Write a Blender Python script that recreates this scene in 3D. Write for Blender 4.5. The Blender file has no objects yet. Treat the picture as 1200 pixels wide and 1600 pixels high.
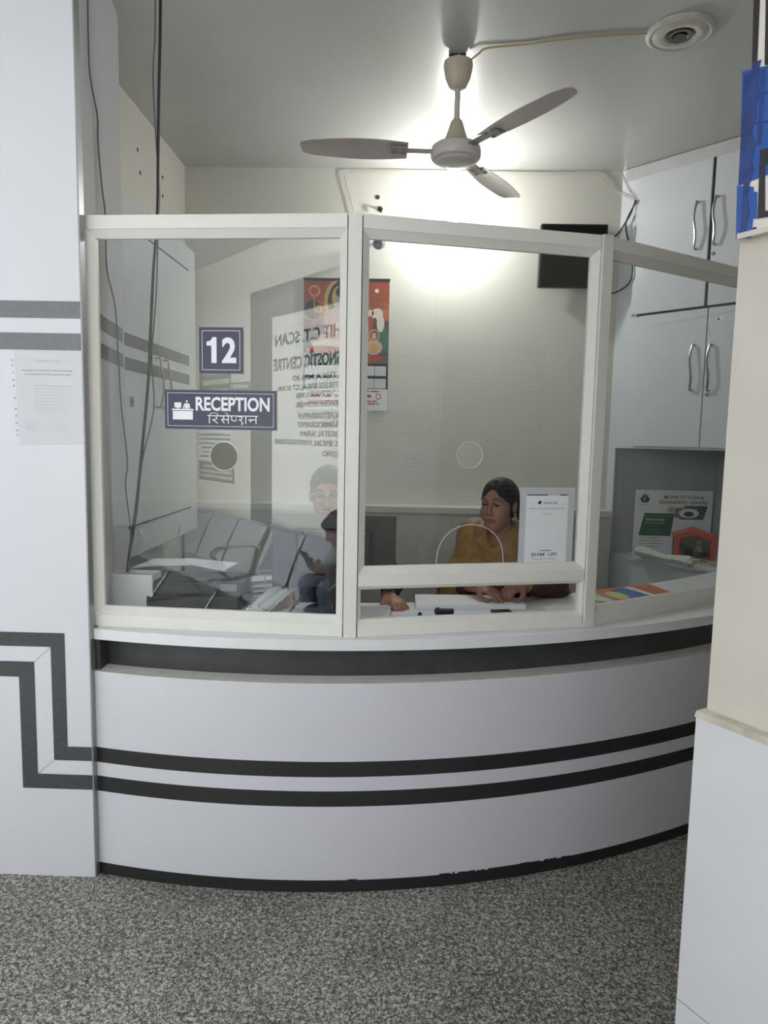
import bpy, bmesh, math, random
import numpy as np
from mathutils import Vector, Matrix
random.seed(7)
# ---------------------------------------------------------------- camera maths
F = 1100.0
YAW = math.radians(1.4); TH = math.atan(119 / F); RO = math.radians(1.12)
CAM = np.array([0, 0, 1.5])
_R = np.array([math.cos(YAW), math.sin(YAW), 0]); _H = np.array([-math.sin(YAW), math.cos(YAW), 0])
FW = _H * math.cos(TH) + np.array([0, 0, -math.sin(TH)]); _U = np.cross(_R, FW)
RX = _R * math.cos(RO) + _U * math.sin(RO); UX = -_R * math.sin(RO) + _U * math.cos(RO)
def ray(x, y): return FW + RX * (x - 600) / F - UX * (y - 800) / F
def atz(x, y, z): r = ray(x, y); return CAM + r * ((z - 1.5) / r[2])
def atY(x, y, Y): r = ray(x, y); return CAM + r * (Y / r[1])
def atpl(x, y, p, n): r = ray(x, y); n = np.array(n, float); return CAM + r * (np.dot(np.array(p) - CAM, n) / np.dot(r, n))
S = bpy.context.scene; C = S.collection
cd = bpy.data.cameras.new('camera'); cam = bpy.data.objects.new('camera', cd); C.objects.link(cam)
cd.sensor_fit = 'VERTICAL'; cd.sensor_height = 36; cd.lens = F / 1600 * 36; cd.clip_start = .02; cd.clip_end = 200
M = Matrix.Identity(4)
for i in range(3): M[i][0] = RX[i]; M[i][1] = UX[i]; M[i][2] = -FW[i]; M[i][3] = CAM[i]
cam.matrix_world = M; S.camera = cam
# ---------------------------------------------------------------- world, lights, exposure
S.view_settings.view_transform = 'Standard'; S.view_settings.look = 'None'
S.view_settings.gamma = 1; S.view_settings.use_curve_mapping = False
S.view_settings.exposure = 0.18
W = bpy.data.worlds.new('overcast_sky'); S.world = W; W.use_nodes = True
bg = W.node_tree.nodes['Background']; bg.inputs[0].default_value = (.86, .91, 1, 1); bg.inputs[1].default_value = .95
def area(name, loc, target, sx, sy, power, col):
    l = bpy.data.lights.new(name, 'AREA'); l.shape = 'RECTANGLE'; l.size = sx; l.size_y = sy; l.energy = power; l.color = col
    o = bpy.data.objects.new(name, l); C.objects.link(o); o.location = loc
    o.rotation_euler = (Vector(target) - Vector(loc)).to_track_quat('-Z', 'Y').to_euler(); return o
area('daylight_from_entrance', (.1, -1.9, 2.2), (-.3, 2.2, 1.0), 1.6, 1.8, 5, (.93, .95, 1))
area('lobby_wall_fill', (-3.2, 1.5, 1.8), (-1.5, -1.1, 1.3), 2.4, 2.2, 230, (.92, .95, 1)).data.spread = math.radians(92)  # added unseen lamp, aimed and narrowed to brighten the reflected lobby wall
# ---------------------------------------------------------------- materials
def lin(c):
    return tuple(((v / 255) / 12.92 if v / 255 <= .04045 else ((v / 255 + .055) / 1.055) ** 2.4) for v in c)
MATS = {}
def mat(name, col=(200, 200, 200), rough=.5, metal=0, noise=.04, scale=8, bump=0, spec=.5, coat=0, emit=None):
    if name in MATS: return MATS[name]
    m = bpy.data.materials.new(name); m.use_nodes = True; nt = m.node_tree; N = nt.nodes; L = nt.links
    b = N['Principled BSDF']; c = lin(col)
    tc = N.new('ShaderNodeTexCoord'); nz = N.new('ShaderNodeTexNoise'); nz.inputs['Scale'].default_value = scale; nz.inputs['Detail'].default_value = 4
    L.new(tc.outputs['Object'], nz.inputs['Vector'])
    rp = N.new('ShaderNodeValToRGB'); rp.color_ramp.elements[0].position = .3; rp.color_ramp.elements[1].position = .7
    rp.color_ramp.elements[0].color = tuple(v * (1 - noise) for v in c) + (1,)
    rp.color_ramp.elements[1].color = tuple(min(1, v * (1 + noise)) for v in c) + (1,)
    L.new(nz.outputs['Fac'], rp.inputs[0]); L.new(rp.outputs[0], b.inputs['Base Color'])
    b.inputs['Roughness'].default_value = rough; b.inputs['Metallic'].default_value = metal
    b.inputs['Specular IOR Level'].default_value = spec; b.inputs['Coat Weight'].default_value = coat
    if bump:
        bp = N.new('ShaderNodeBump'); bp.inputs['Strength'].default_value = bump; bp.inputs['Distance'].default_value = .01
        L.new(nz.outputs['Fac'], bp.inputs['Height']); L.new(bp.outputs[0], b.inputs['Normal'])
    if emit: b.inputs['Emission Color'].default_value = tuple(lin(col)) + (1,); b.inputs['Emission Strength'].default_value = emit
    MATS[name] = m; return m
def granite():
    m = bpy.data.materials.new('granite'); m.use_nodes = True; nt = m.node_tree; N = nt.nodes; L = nt.links; b = N['Principled BSDF']
    tc = N.new('ShaderNodeTexCoord')
    v = N.new('ShaderNodeTexVoronoi'); v.inputs['Scale'].default_value = 260; L.new(tc.outputs['Object'], v.inputs['Vector'])
    n = N.new('ShaderNodeTexNoise'); n.inputs['Scale'].default_value = 75; n.inputs['Detail'].default_value = 9; n.inputs['Roughness'].default_value = .72
    L.new(tc.outputs['Object'], n.inputs['Vector'])
    n2 = N.new('ShaderNodeTexNoise'); n2.inputs['Scale'].default_value = 2.2; n2.inputs['Detail'].default_value = 3; L.new(tc.outputs['Object'], n2.inputs['Vector'])
    sx = N.new('ShaderNodeSeparateColor'); L.new(v.outputs['Color'], sx.inputs[0])
    mx = N.new('ShaderNodeMath'); mx.operation = 'MULTIPLY_ADD'; L.new(sx.outputs[0], mx.inputs[0]); mx.inputs[1].default_value = .30
    L.new(n.outputs['Fac'], mx.inputs[2])
    m3 = N.new('ShaderNodeMath'); m3.operation = 'MULTIPLY_ADD'; L.new(n2.outputs['Fac'], m3.inputs[0]); m3.inputs[1].default_value = .18; L.new(mx.outputs[0], m3.inputs[2])
    rp = N.new('ShaderNodeValToRGB'); e = rp.color_ramp.elements
    e[0].position = .56; e[0].color = lin((48, 47, 44)) + (1,); e[1].position = .90; e[1].color = lin((206, 201, 190)) + (1,)
    x = e.new(.65); x.color = lin((86, 84, 80)) + (1,); x = e.new(.77); x.color = lin((138, 135, 128)) + (1,)
    L.new(m3.outputs[0], rp.inputs[0])
    # slab joints
    mp = N.new('ShaderNodeMapping'); mp.inputs['Rotation'].default_value = (0, 0, math.radians(38)); L.new(tc.outputs['Object'], mp.inputs[0])
    br = N.new('ShaderNodeTexBrick'); br.offset = 0; br.inputs['Scale'].default_value = 1; br.inputs['Mortar Size'].default_value = .0012; br.inputs['Brick Width'].default_value = .9; br.inputs['Row Height'].default_value = .9
    L.new(mp.outputs[0], br.inputs[0])
    mc = N.new('ShaderNodeMix'); mc.data_type = 'RGBA'; L.new(br.outputs['Fac'], mc.inputs[0]); L.new(rp.outputs[0], mc.inputs[6]); mc.inputs[7].default_value = lin((78, 76, 72)) + (1,)
    L.new(mc.outputs[2], b.inputs['Base Color']); b.inputs['Roughness'].default_value = .42
    return m
def glassmat(name='clear_glass', tint=(.97, .985, .978)):
    m = bpy.data.materials.new(name); m.use_nodes = True; nt = m.node_tree; N = nt.nodes; L = nt.links
    N.remove(N['Principled BSDF']); out = N['Material Output']
    t = N.new('ShaderNodeBsdfTransparent'); t.inputs[0].default_value = tint + (1,)
    g = N.new('ShaderNodeBsdfGlossy'); g.inputs['Roughness'].default_value = 0.0
    ge = N.new('ShaderNodeNewGeometry'); mr = N.new('ShaderNodeMapRange'); mr.inputs[3].default_value = 1.52; mr.inputs[4].default_value = 1 / 1.52
    L.new(ge.outputs['Backfacing'], mr.inputs[0]); fr = N.new('ShaderNodeFresnel'); L.new(mr.outputs[0], fr.inputs[0])
    mx = N.new('ShaderNodeMixShader'); L.new(fr.outputs[0], mx.inputs[0]); L.new(t.outputs[0], mx.inputs[1]); L.new(g.outputs[0], mx.inputs[2]); L.new(mx.outputs[0], out.inputs[0])
    MATS[name] = m; return m
glassmat(); glassmat('plastic_film', (.97, .97, .97))
MATS['granite'] = granite()
white_lam = mat('white_laminate', (213, 213, 219), .24, noise=.012, scale=3)
char_lam = mat('charcoal_laminate', (70, 70, 72), .22, noise=.12, scale=120)
char_pale = mat('grey_laminate', (118, 119, 122), .22, noise=.08, scale=120)
black_lam = mat('black_skirting', (34, 34, 35), .35, noise=.1, scale=30)
paint = mat('wall_paint', (216, 214, 205), .45, noise=.035, scale=1.7, bump=.05)
ceil_m = mat('ceiling_paint', (192, 195, 191), .25, noise=.03, scale=2.5, bump=.04)
cream = mat('cream_plaster', (216, 209, 195), .7, noise=.04, scale=5, bump=.12)
frame_m = mat('white_aluminium', (226, 224, 218), .38, noise=.015, scale=20)
cab_m = mat('pale_blue_laminate', (216, 220, 224), .15, noise=.015, scale=3)
edge_m = mat('dark_gap', (60, 62, 64), .7)
steel = mat('steel', (170, 168, 162), .28, 1.0)
blackp = mat('black_plastic', (24, 24, 26), .4)
wht = mat('white_paper', (232, 233, 236), .7, noise=.02)
ink = mat('black_ink', (28, 28, 30), .8)
greyink = mat('grey_ink', (120, 120, 124), .8)
lobby_paint = mat('lobby_paint', (214, 212, 200), .6, noise=.03, scale=2, bump=.05)
# ---------------------------------------------------------------- mesh helpers
def A(*v): return np.array(v, float)
class MB:
    def __init__(s): s.v = []; s.f = []; s.m = []
    def add(s, vs, fs, m=0):
        b = len(s.v); s.v += [tuple(float(q) for q in p) for p in vs]
        s.f += [tuple(b + i for i in f) for f in fs]; s.m += [m] * len(fs); return s
    def box(s, x0, x1, y0, y1, z0, z1, m=0, o=None, ex=None, ey=None, ez=None):
        P = [(x, y, z) for z in (z0, z1) for y in (y0, y1) for x in (x0, x1)]
        if o is not None: P = [np.array(o) + np.array(ex) * p[0] + np.array(ey) * p[1] + np.array(ez) * p[2] for p in P]
        return s.add(P, [(0, 2, 3, 1), (4, 5, 7, 6), (0, 1, 5, 4), (2, 6, 7, 3), (0, 4, 6, 2), (1, 3, 7, 5)], m)
    def prism(s, poly, z0, z1, m=0):
        n = len(poly)
        return s.add([(p[0], p[1], z0) for p in poly] + [(p[0], p[1], z1) for p in poly],
                     [tuple(range(n))[::-1], tuple(range(n, 2 * n))] + [(i, (i + 1) % n, n + (i + 1) % n, n + i) for i in range(n)], m)
    def slab(s, poly, n, t, m=0):          # planar polygon (3-D points) extruded by t along n
        k = len(poly); n = np.array(n, float)
        P = [np.array(p, float) for p in poly]
        return s.add(P + [p + n * t for p in P], [tuple(range(k))[::-1], tuple(range(k, 2 * k))] + [(i, (i + 1) % k, k + (i + 1) % k, k + i) for i in range(k)], m)
    def tube(s, pts, r, n=8, m=0, cap=True):
        pts = [np.array(p, float) for p in pts]; rs = r if hasattr(r, '__len__') else [r] * len(pts)
        b = len(s.v); up = None; vs = []
        for i, p in enumerate(pts):
            t = pts[min(i + 1, len(pts) - 1)] - pts[max(i - 1, 0)]; t = t / (np.linalg.norm(t) + 1e-12)
            if up is None: up = A(0, 0, 1) if abs(t[2]) < .9 else A(1, 0, 0)
            a = np.cross(t, up); a /= np.linalg.norm(a) + 1e-12; c = np.cross(a, t); up = c
            for k in range(n):
                q = 2 * math.pi * k / n; vs.append(p + (a * math.cos(q) + c * math.sin(q)) * rs[i])
        fs = [(i * n + k, i * n + (k + 1) % n, (i + 1) * n + (k + 1) % n, (i + 1) * n + k) for i in range(len(pts) - 1) for k in range(n)]
        if cap: fs += [tuple(range(n))[::-1], tuple(range((len(pts) - 1) * n, len(pts) * n))]
        return s.add(vs, fs, m)
    def lathe(s, prof, c, n=32, m=0, ax=(0, 0, 1)):
        ax = np.array(ax, float); ax /= np.linalg.norm(ax); t = A(1, 0, 0) if abs(ax[0]) < .9 else A(0, 1, 0)
        a = np.cross(ax, t); a /= np.linalg.norm(a); d = np.cross(ax, a); vs = []
        for r, z in prof:
            for k in range(n):
                q = 2 * math.pi * k / n; vs.append(np.array(c) + ax * z + (a * math.cos(q) + d * math.sin(q)) * max(r, 1e-5))
        fs = [(i * n + k, i * n + (k + 1) % n, (i + 1) * n + (k + 1) % n, (i + 1) * n + k) for i in range(len(prof) - 1) for k in range(n)]
        fs += [tuple(range(n))[::-1], tuple(range((len(prof) - 1) * n, len(prof) * n))]
        return s.add(vs, fs, m)
    def ball(s, c, r, m=0, n=14):
        rr = r if hasattr(r, '__len__') else (r, r, r); vs = []; h = n // 2
        for i in range(h + 1):
            a = math.pi * i / h
            for k in range(n): q = 2 * math.pi * k / n; vs.append((c[0] + rr[0] * math.sin(a) * math.cos(q), c[1] + rr[1] * math.sin(a) * math.sin(q), c[2] + rr[2] * math.cos(a)))
        return s.add(vs, [(i * n + k, (i + 1) * n + k, (i + 1) * n + (k + 1) % n, i * n + (k + 1) % n) for i in range(h) for k in range(n)], m)
    def build(s, name, mats, parent=None, smooth=False, bevel=0):
        me = bpy.data.meshes.new(name); me.from_pydata(s.v, [], s.f)
        for q in (mats if isinstance(mats, (list, tuple)) else [mats]): me.materials.append(q)
        me.polygons.foreach_set('material_index', s.m)
        bm = bmesh.new(); bm.from_mesh(me); bmesh.ops.remove_doubles(bm, verts=bm.verts, dist=1e-6)
        bmesh.ops.recalc_face_normals(bm, faces=bm.faces); bm.to_mesh(me); bm.free()
        if smooth:
            me.polygons.foreach_set('use_smooth', [True] * len(me.polygons))
            try: me.set_sharp_from_angle(angle=math.radians(38))
            except Exception: pass
        o = bpy.data.objects.new(name, me); C.objects.link(o)
        if bevel:
            b = o.modifiers.new('bevel', 'BEVEL'); b.width = bevel; b.segments = 2; b.limit_method = 'ANGLE'
        if parent is not None: put(o, parent)
        return o
def put(o, parent):
    o.parent = parent; o.matrix_parent_inverse = Matrix.Translation(parent.location).inverted() if parent.type == 'EMPTY' else Matrix.Identity(4)
    if parent.parent is not None and parent.type != 'EMPTY': pass
def tag(o, label, cat, group=None, kind=None):
    if label: o['label'] = label
    if cat: o['category'] = cat
    if group: o['group'] = group
    if kind: o['kind'] = kind
    return o
def thing(name, label, cat, loc, group=None):
    o = bpy.data.objects.new(name, None); C.objects.link(o); o.location = tuple(float(q) for q in loc); o.empty_display_size = .05
    return tag(o, label, cat, group)
def struct(o): o['kind'] = 'structure'; return o
def sub(o, parent):                 # sub-part of a mesh part (all meshes are in world coordinates)
    o.parent = parent; o.matrix_parent_inverse = Matrix.Identity(4) if parent.parent is None else parent.matrix_parent_inverse.inverted() @ Matrix.Identity(4)
    return o
def finish_sub(mb, name, mats, parent, **k):
    o = mb.build(name, mats, None, **k)
    o.parent = parent; o.matrix_parent_inverse = Matrix.Identity(4); return o
def curve_mesh(splines, thick):
    cu = bpy.data.curves.new('t', 'CURVE'); cu.dimensions = '2D'; cu.fill_mode = 'BOTH'; cu.extrude = thick / 2
    for sp in splines:
        s = cu.splines.new('POLY'); s.points.add(len(sp) - 1); s.use_cyclic_u = True
        for i, p in enumerate(sp): s.points[i].co = (p[0], p[1], 0, 1)
    o = bpy.data.objects.new('t', cu); C.objects.link(o); dg = bpy.context.evaluated_depsgraph_get(); dg.update()
    me = bpy.data.meshes.new_from_object(o.evaluated_get(dg)); bpy.data.objects.remove(o); bpy.data.curves.remove(cu)
    V = [tuple(v.co) for v in me.vertices]; Fc = [tuple(p.vertices) for p in me.polygons]; bpy.data.meshes.remove(me); return V, Fc
_tc = {}
def text_geo(body, bold=0.0, space=1.0):
    k = (body, bold, space)
    if k in _tc: return _tc[k]
    cu = bpy.data.curves.new('t', 'FONT'); cu.body = body; cu.offset = bold; cu.space_character = space; cu.resolution_u = 3
    o = bpy.data.objects.new('t', cu); C.objects.link(o); dg = bpy.context.evaluated_depsgraph_get(); dg.update()
    me = bpy.data.meshes.new_from_object(o.evaluated_get(dg)); bpy.data.objects.remove(o); bpy.data.curves.remove(cu)
    V = np.array([tuple(v.co) for v in me.vertices]); Fc = [tuple(p.vertices) for p in me.polygons]; bpy.data.meshes.remove(me)
    _tc[k] = (V, Fc); return _tc[k]
class Plane:                        # a drawing plane: origin, right axis, up axis, outward normal
    def __init__(s, o, ex, ez): s.o = np.array(o, float); s.ex = np.array(ex, float); s.ez = np.array(ez, float); s.n = np.cross(s.ex, s.ez)
    def P(s, u, v, w=0): return s.o + s.ex * u + s.ez * v + s.n * w
    def rect(s, mb, u0, v0, u1, v1, w=0, m=0, t=0):
        if t: mb.box(u0, u1, v0, v1, w, w + t, m, s.o, s.ex, s.ez, s.n)
        else: mb.add([s.P(u0, v0, w), s.P(u1, v0, w), s.P(u1, v1, w), s.P(u0, v1, w)], [(0, 1, 2, 3)], m)
    def poly(s, mb, pts, w=0, m=0, t=0):
        if t: mb.slab([s.P(p[0], p[1], w) for p in pts], s.n, t, m)
        else: mb.add([s.P(p[0], p[1], w) for p in pts], [tuple(range(len(pts)))], m)
    def disc(s, mb, u, v, ru, rv, w=0, m=0, n=24): s.poly(mb, [(u + ru * math.cos(2 * math.pi * k / n), v + rv * math.sin(2 * math.pi * k / n)) for k in range(n)], w, m)
    def text(s, mb, body, u0, v0, wd, ht, w=0, m=0, bold=.0, space=1.0):
        V, Fc = text_geo(body, bold, space)
        if len(V) == 0: return
        lo = V.min(0); hi = V.max(0); sc = A(wd / (hi[0] - lo[0]), ht / (hi[1] - lo[1]))
        mb.add([s.P(u0 + (p[0] - lo[0]) * sc[0], v0 + (p[1] - lo[1]) * sc[1], w) for p in V], Fc, m)
    def stroke(s, mb, pts, wd, w=0, m=0):
        for a, b in zip(pts[:-1], pts[1:]):
            a = A(*a); b = A(*b); d = b - a; L = np.linalg.norm(d)
            if L < 1e-9: continue
            d /= L; q = A(-d[1], d[0]) * wd / 2; a = a - d * wd * .3; b = b + d * wd * .3
            s.poly(mb, [a - q, b - q, b + q, a + q], w, m)
    def lines(s, mb, u0, u1, v1, v0, n, h, w=0, m=0, gap=.25, word=.02, ragged=.3):   # rows of word-like dashes: small illegible print
        for i in range(n):
            v = v1 + (v0 - v1) * (i + .5) / n; u = u0; end = u1 - random.random() * ragged * (u1 - u0)
            while u < end:
                L = word * (.5 + random.random()); s.rect(mb, u, v - h / 2, min(u + L, end), v + h / 2, w, m); u += L + word * gap
# ================================================================ SETTING
mb = MB().box(-7, 5, -6, 5, -.1, 0); o = mb.build('floor', MATS['granite']); struct(o)
mb = MB().box(-3.3, 4.2, .9, 4.6, 3.05, 3.2); o = mb.build('ceiling', ceil_m); struct(o)
mb = MB().box(-1.6, 4.2, 4.3, 4.5, 0, 3.05)
for x, y, r in [(590, 308, .012), (596, 322, .006)]:
    p = atY(x, y, 4.3); MB
o = mb.build('wall_back', paint); struct(o)
mb = MB().box(-1.6, -1.317, 2.80, 4.3, 0, 3.05); o = mb.build('wall_left', paint); struct(o)
mb = MB(); mb.tube([(-1.317, 2.85, 3.045), (-1.317, 4.3, 3.045)], .006, 6); o = mb.build('trim_1', mat('caulk', (225, 225, 220), .5)); struct(o)
# front-left partition clad in laminate: front face Y=2.205, return to (-1.12, 2.80)
YF = 2.205
mb = MB(); mb.prism([(-3.3, YF), (-1.0, YF), (-1.105, 2.80), (-3.3, 2.80)], 0, 3.05, 0)
PF = Plane((0, YF, 0), (1, 0, 0), (0, 0, 1))
e = .0012
for z0, z1 in ((1.842, 1.894), (1.745, 1.797)): PF.rect(mb, -3.3, z0, -1.0, z1, e, 2)
def lpath(mb, pts, m):
    PF.poly(mb, pts, e, m)
# stepped bands
for seg in ([(-3.3, .842), (-1.085, .842), (-1.085, .795), (-3.3, .795)], [(-1.132, .795), (-1.085, .795), (-1.085, .458), (-1.132, .41)], [(-1.132, .41), (-1.085, .458), (-1.0, .458), (-1.0, .41)],
            [(-3.3, .744), (-1.188, .744), (-1.188, .692), (-3.3, .692)], [(-1.240, .692), (-1.188, .692), (-1.188, .361), (-1.240, .31)], [(-1.240, .31), (-1.188, .361), (-1.0, .361), (-1.0, .31)]):
    PF.poly(mb, seg, e, 1)
PF.stroke(mb, [(-1.188, .744), (-1.132, .795)], .001, e * 2, 3); PF.stroke(mb, [(-1.188, .361), (-1.132, .41)], .001, e * 2, 3)
rx = A(-.105, .595, 0); rl = np.linalg.norm(rx); rx /= rl
PRt = Plane((-1.0, YF, 0), rx, (0, 0, 1))
for z0, z1 in ((1.842, 1.894), (1.745, 1.797)): PRt.rect(mb, .02, z0, rl - .03, z1, e, 2)
for z0, z1 in ((1.842, 1.894), (1.745, 1.797)): PRt.rect(mb, .02, z0, rl - .03, z1, e, 2)
o = mb.build('wall_front', [white_lam, char_lam, char_pale, edge_m]); struct(o)
mb = MB().box(-1.004, -.999, YF - .003, YF + .03, 0, 3.05); o = mb.build('trim_2', mat('corner_beading', (150, 150, 152), .3, .5)); struct(o)
# right-hand pillar / entrance jamb
Bz = atz(1200, 1165, .942); dA = Bz[:2] - A(.611, 1.4); dA /= np.linalg.norm(dA)
def jamb(off, ext):      # polygon shifted outwards
    a = A(.611, 1.4); n = A(dA[1], -dA[0])
    if n[0] * 1 + n[1] * -1 > 0 and False: n = -n
    return a
A0 = A(.636, 1.41)
pl = [tuple(A0), tuple(A0 + dA * 2.3), (3.9, -.5), (3.9, 1.95)]
A1 = A(.611, 1.400)
mb = MB().prism([tuple(p) for p in pl], 0, 3.05, 0)
o = mb.build('wall_right_front', cream); struct(o)
mb = MB().prism([tuple(A1), tuple(A1 + dA * 2.3), tuple(A1 + dA * 2.3 + A(.03, .03)), tuple(A0 + A(.01, 0)), (.9, 1.46), (.9, 1.474), (.625, 1.428)], 0, .942, 0)
PJ = Plane((A1[0], A1[1], 0), (dA[0], dA[1], 0), (0, 0, 1))
PJ.rect(mb, 0, .318, 2.3, .3195, .0006, 1)
o = mb.build('trim_3', [mat('white_tile', (226, 227, 226), .25, noise=.015), mat('joint', (120, 118, 112), .8)]); struct(o)
mb = MB(); PJ2 = Plane((A0[0], A0[1], 0), (dA[0], dA[1], 0), (0, 0, 1))
mb.slab([PJ.P(-.004, .942, -.03), PJ.P(2.3, .942, -.03), PJ.P(2.3, .952, -.03), PJ.P(.0, .956, -.03)], PJ.n, .031)
o = mb.build('trim_4', mat('mortar', (205, 198, 180), .9, noise=.15, scale=30, bump=.5)); struct(o)
def unit3(v): return v / np.linalg.norm(v)
# lobby wall behind / left of the camera (seen only in the glass)
PL = A(-1.027, 2.283, 0); PM = A(-.159, 2.228, 0); PR = A(.651, 2.431, 0); P4 = A(1.30, 2.86, 0) + unit3(A(1.30, 2.86, 0) - A(.651, 2.431, 0)) * .42
def basis(p, q):
    ex = (q - p) / np.linalg.norm(q - p); return ex, A(ex[1], -ex[0], 0), float(np.linalg.norm(q - p))
e1, n1, L1 = basis(PL, PM)
def mir(p, pp=PL, n=n1): p = np.array(p, float); return p - 2 * np.dot(p - pp, n) * n
vd = ray(-270, 690); vd = A(vd[0], vd[1], 0); vd /= np.linalg.norm(vd)      # direction of the chair row in the mirror world
def V0(s, back=0, z=0):
    base = A(*(atY(530, 690, 4.45)[:2]), 0); nb = A(vd[1], -vd[0], 0)
    if nb[1] < 0: nb = -nb
    q = mir(base + vd * s + nb * back); q[2] = z; return q
lw0 = V0(-.42, .34); lw1 = V0(4.6, .34); off = V0(0, .5) - V0(0, .34)
mb = MB().prism([lw0[:2], lw1[:2], (lw1 + off)[:2], (lw0 + off)[:2]], 0, 3.05); o = mb.build('wall_lobby', lobby_paint); struct(o)
lx = lw0 - lw1; lx /= np.linalg.norm(lx)
PW = Plane(lw0, lx, (0, 0, 1))     # u runs negative away from the camera
if np.dot(PW.n, V0(0, 0) - V0(0, .34)) < 0: PW = Plane(lw0, -lx, (0, 0, 1))
USG = 1 if np.dot(PW.ex, lw1 - lw0) > 0 else -1
def us(s): return USG * (s + .42)
mb = MB()
def e1(x, y):           # where a pixel of the left pane lands on the lobby wall after reflection
    r = ray(x, y); h_ = atpl(x, y, PL, n1); rr = r - 2 * np.dot(r, n1) * n1; t = np.dot(PW.o - h_, PW.n) / np.dot(rr, PW.n); p = h_ + rr * t - PW.o; return float(p @ PW.ex), float(p[2])
a, b = sorted((e1(393, 600)[0], e1(575, 600)[0])); PW.rect(mb, a, 0, b, e1(393, 458)[1], .001, 0, .012)
o = mb.build('trim_5', mat('dark_grey_panel', (96, 98, 98), .4)); struct(o)
mb = MB().prism([(2.95, 1.60), (3.1, 1.60), (3.1, 4.4), (2.95, 4.4)], 0, 3.05); o = mb.build('wall_right', paint); struct(o)
mb = MB().box(.75, 4.2, -1.75, -1.6, 0, 3.05); o = mb.build('wall_rear', lobby_paint); struct(o)
# ================================================================ RECEPTION COUNTER
CO = (.00202, .18357, .14606, 2.19304)
COEF = np.polyfit([-1.015, -.892, -.668, -.452, -.134, .185, .467, .778, 1.144], [2.234, 2.202, 2.177, 2.169, 2.177, 2.221, 2.299, 2.425, 2.601], 3)
def cy(x): return float(np.polyval(COEF, x))
def cpt(x, d=0):          # point on the counter curve moved d inwards (towards the back)
    s = float(np.polyval(np.polyder(COEF), x)); n = A(-s, 1); n /= np.linalg.norm(n); return A(x, cy(x)) + n * d
CX = np.linspace(-1.0, 2.0, 61)
def cstrip(mb, d0, d1, z0, z1, m=0, xs=CX):
    o_ = [cpt(x, d0) for x in xs]; i_ = [cpt(x, d1) for x in xs]; n = len(xs)
    V = [(p[0], p[1], z0) for p in o_] + [(p[0], p[1], z1) for p in o_] + [(p[0], p[1], z1) for p in i_] + [(p[0], p[1], z0) for p in i_]
    Fc = []
    for k in range(n - 1):
        for r in range(4): a = r * n + k; b = ((r + 1) % 4) * n + k; Fc.append((a, a + 1, b + 1, b))
    Fc += [(0, n, 2 * n, 3 * n), (n - 1, 2 * n - 1, 3 * n - 1, 4 * n - 1)]
    mb.add(V, Fc, m)
ct = thing('reception_counter', 'long curved white laminate reception counter with black stripes standing on the granite floor', 'counter', (0, 2.3, 0))
mb = MB()
zl = [.0, .041, .168, .296, .349, .397, .449, .58, .706]; zm = [0, 0, 0, 1, 0, 1, 0, 0]; nx = len(CX)
V = [(*cpt(x, 0), z) for z in zl for x in CX] + [(*cpt(x, .018), z) for z in (zl[-1], zl[0]) for x in CX]; nr = len(zl) + 2
mb.add(V, [], 0)
for r in range(nr):
    r2 = (r + 1) % nr
    for k in range(nx - 1): mb.f.append((r * nx + k, r * nx + k + 1, r2 * nx + k + 1, r2 * nx + k)); mb.m.append(zm[r] if r < len(zm) else 0)
for k in (0, nx - 1): mb.f.append(tuple(r * nx + k for r in range(nr))); mb.m.append(0)
blk = mat('black_laminate', (46, 46, 47), .2, noise=.1, scale=90)
for x in (-.02,): pass
mb.build('front_panel', [white_lam, blk], ct, smooth=True)
mb = MB(); cstrip(mb, -.001, .018, 0, .041, 0)
xs = np.linspace(-.15, .62, 120); random.seed(3); hgt = 0
for k in range(len(xs) - 1):            # chipped upper edge of the skirting
    if random.random() < .35: hgt = random.choice([0, .002, .004, .006, .003])
    if xs[k] < .12 and xs[k] > -.12: hgt = 0
    if hgt: cstrip(mb, -.0012, .01, .038, .041 + hgt, 0, xs[k:k + 2])
mb.build('plinth', black_lam, ct)
mb = MB(); cstrip(mb, .075, .09, .70, .82, 0); mb.box(-1.0, -.985, 2.24, 2.34, .70, .82)
mb.build('recess_band', mat('charcoal_recess', (62, 62, 64), .3, noise=.2, scale=14), ct, smooth=True)
mb = MB(); cstrip(mb, -.0005, .09, .7062, .7105, 0); mb.build('ledge', mat('dusty_ledge', (214, 212, 206), .6, noise=.08, scale=25), ct, smooth=True)
mb = MB(); cstrip(mb, 0.0, .50, .818, .853, 0); mb.build('counter_top', mat('white_counter_top', (228, 229, 231), .3, noise=.02), ct, smooth=True)
mb = MB(); cstrip(mb, .20, .218, 0, .818, 0, np.linspace(-.5, 1.9, 30)); mb.build('inner_panel', mat('inner_board', (150, 152, 154), .5), ct)
# ================================================================ GLASS PARTITION
gp = thing('glass_partition', 'white aluminium framed three-pane glass partition standing on the curved reception counter', 'glass partition', (0, 2.3, .853))
Z0, Z1 = .853, 2.167
def bead(mb, pl_, u0, v0, u1, v1, wd, wo, wi):
    o_ = [(u0, v0), (u1, v0), (u1, v1), (u0, v1)]; i_ = [(u0 + wd, v0 + wd), (u1 - wd, v0 + wd), (u1 - wd, v1 - wd), (u0 + wd, v1 - wd)]
    V = [pl_.P(*p, wo) for p in o_] + [pl_.P(*p, wi) for p in i_] + [pl_.P(*p, -.012) for p in i_] + [pl_.P(*p, -.012) for p in o_]
    mb.add(V, [(r * 4 + k, r * 4 + (k + 1) % 4, ((r + 1) % 4) * 4 + (k + 1) % 4, ((r + 1) % 4) * 4 + k) for r in range(4) for k in range(4)], 0)
def circ(u, v, ru, rv=None, n=40): rv = rv or ru; return [(u + ru * math.cos(2 * math.pi * k / n), v + rv * math.sin(2 * math.pi * k / n)) for k in range(n)]
panels = []
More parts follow.
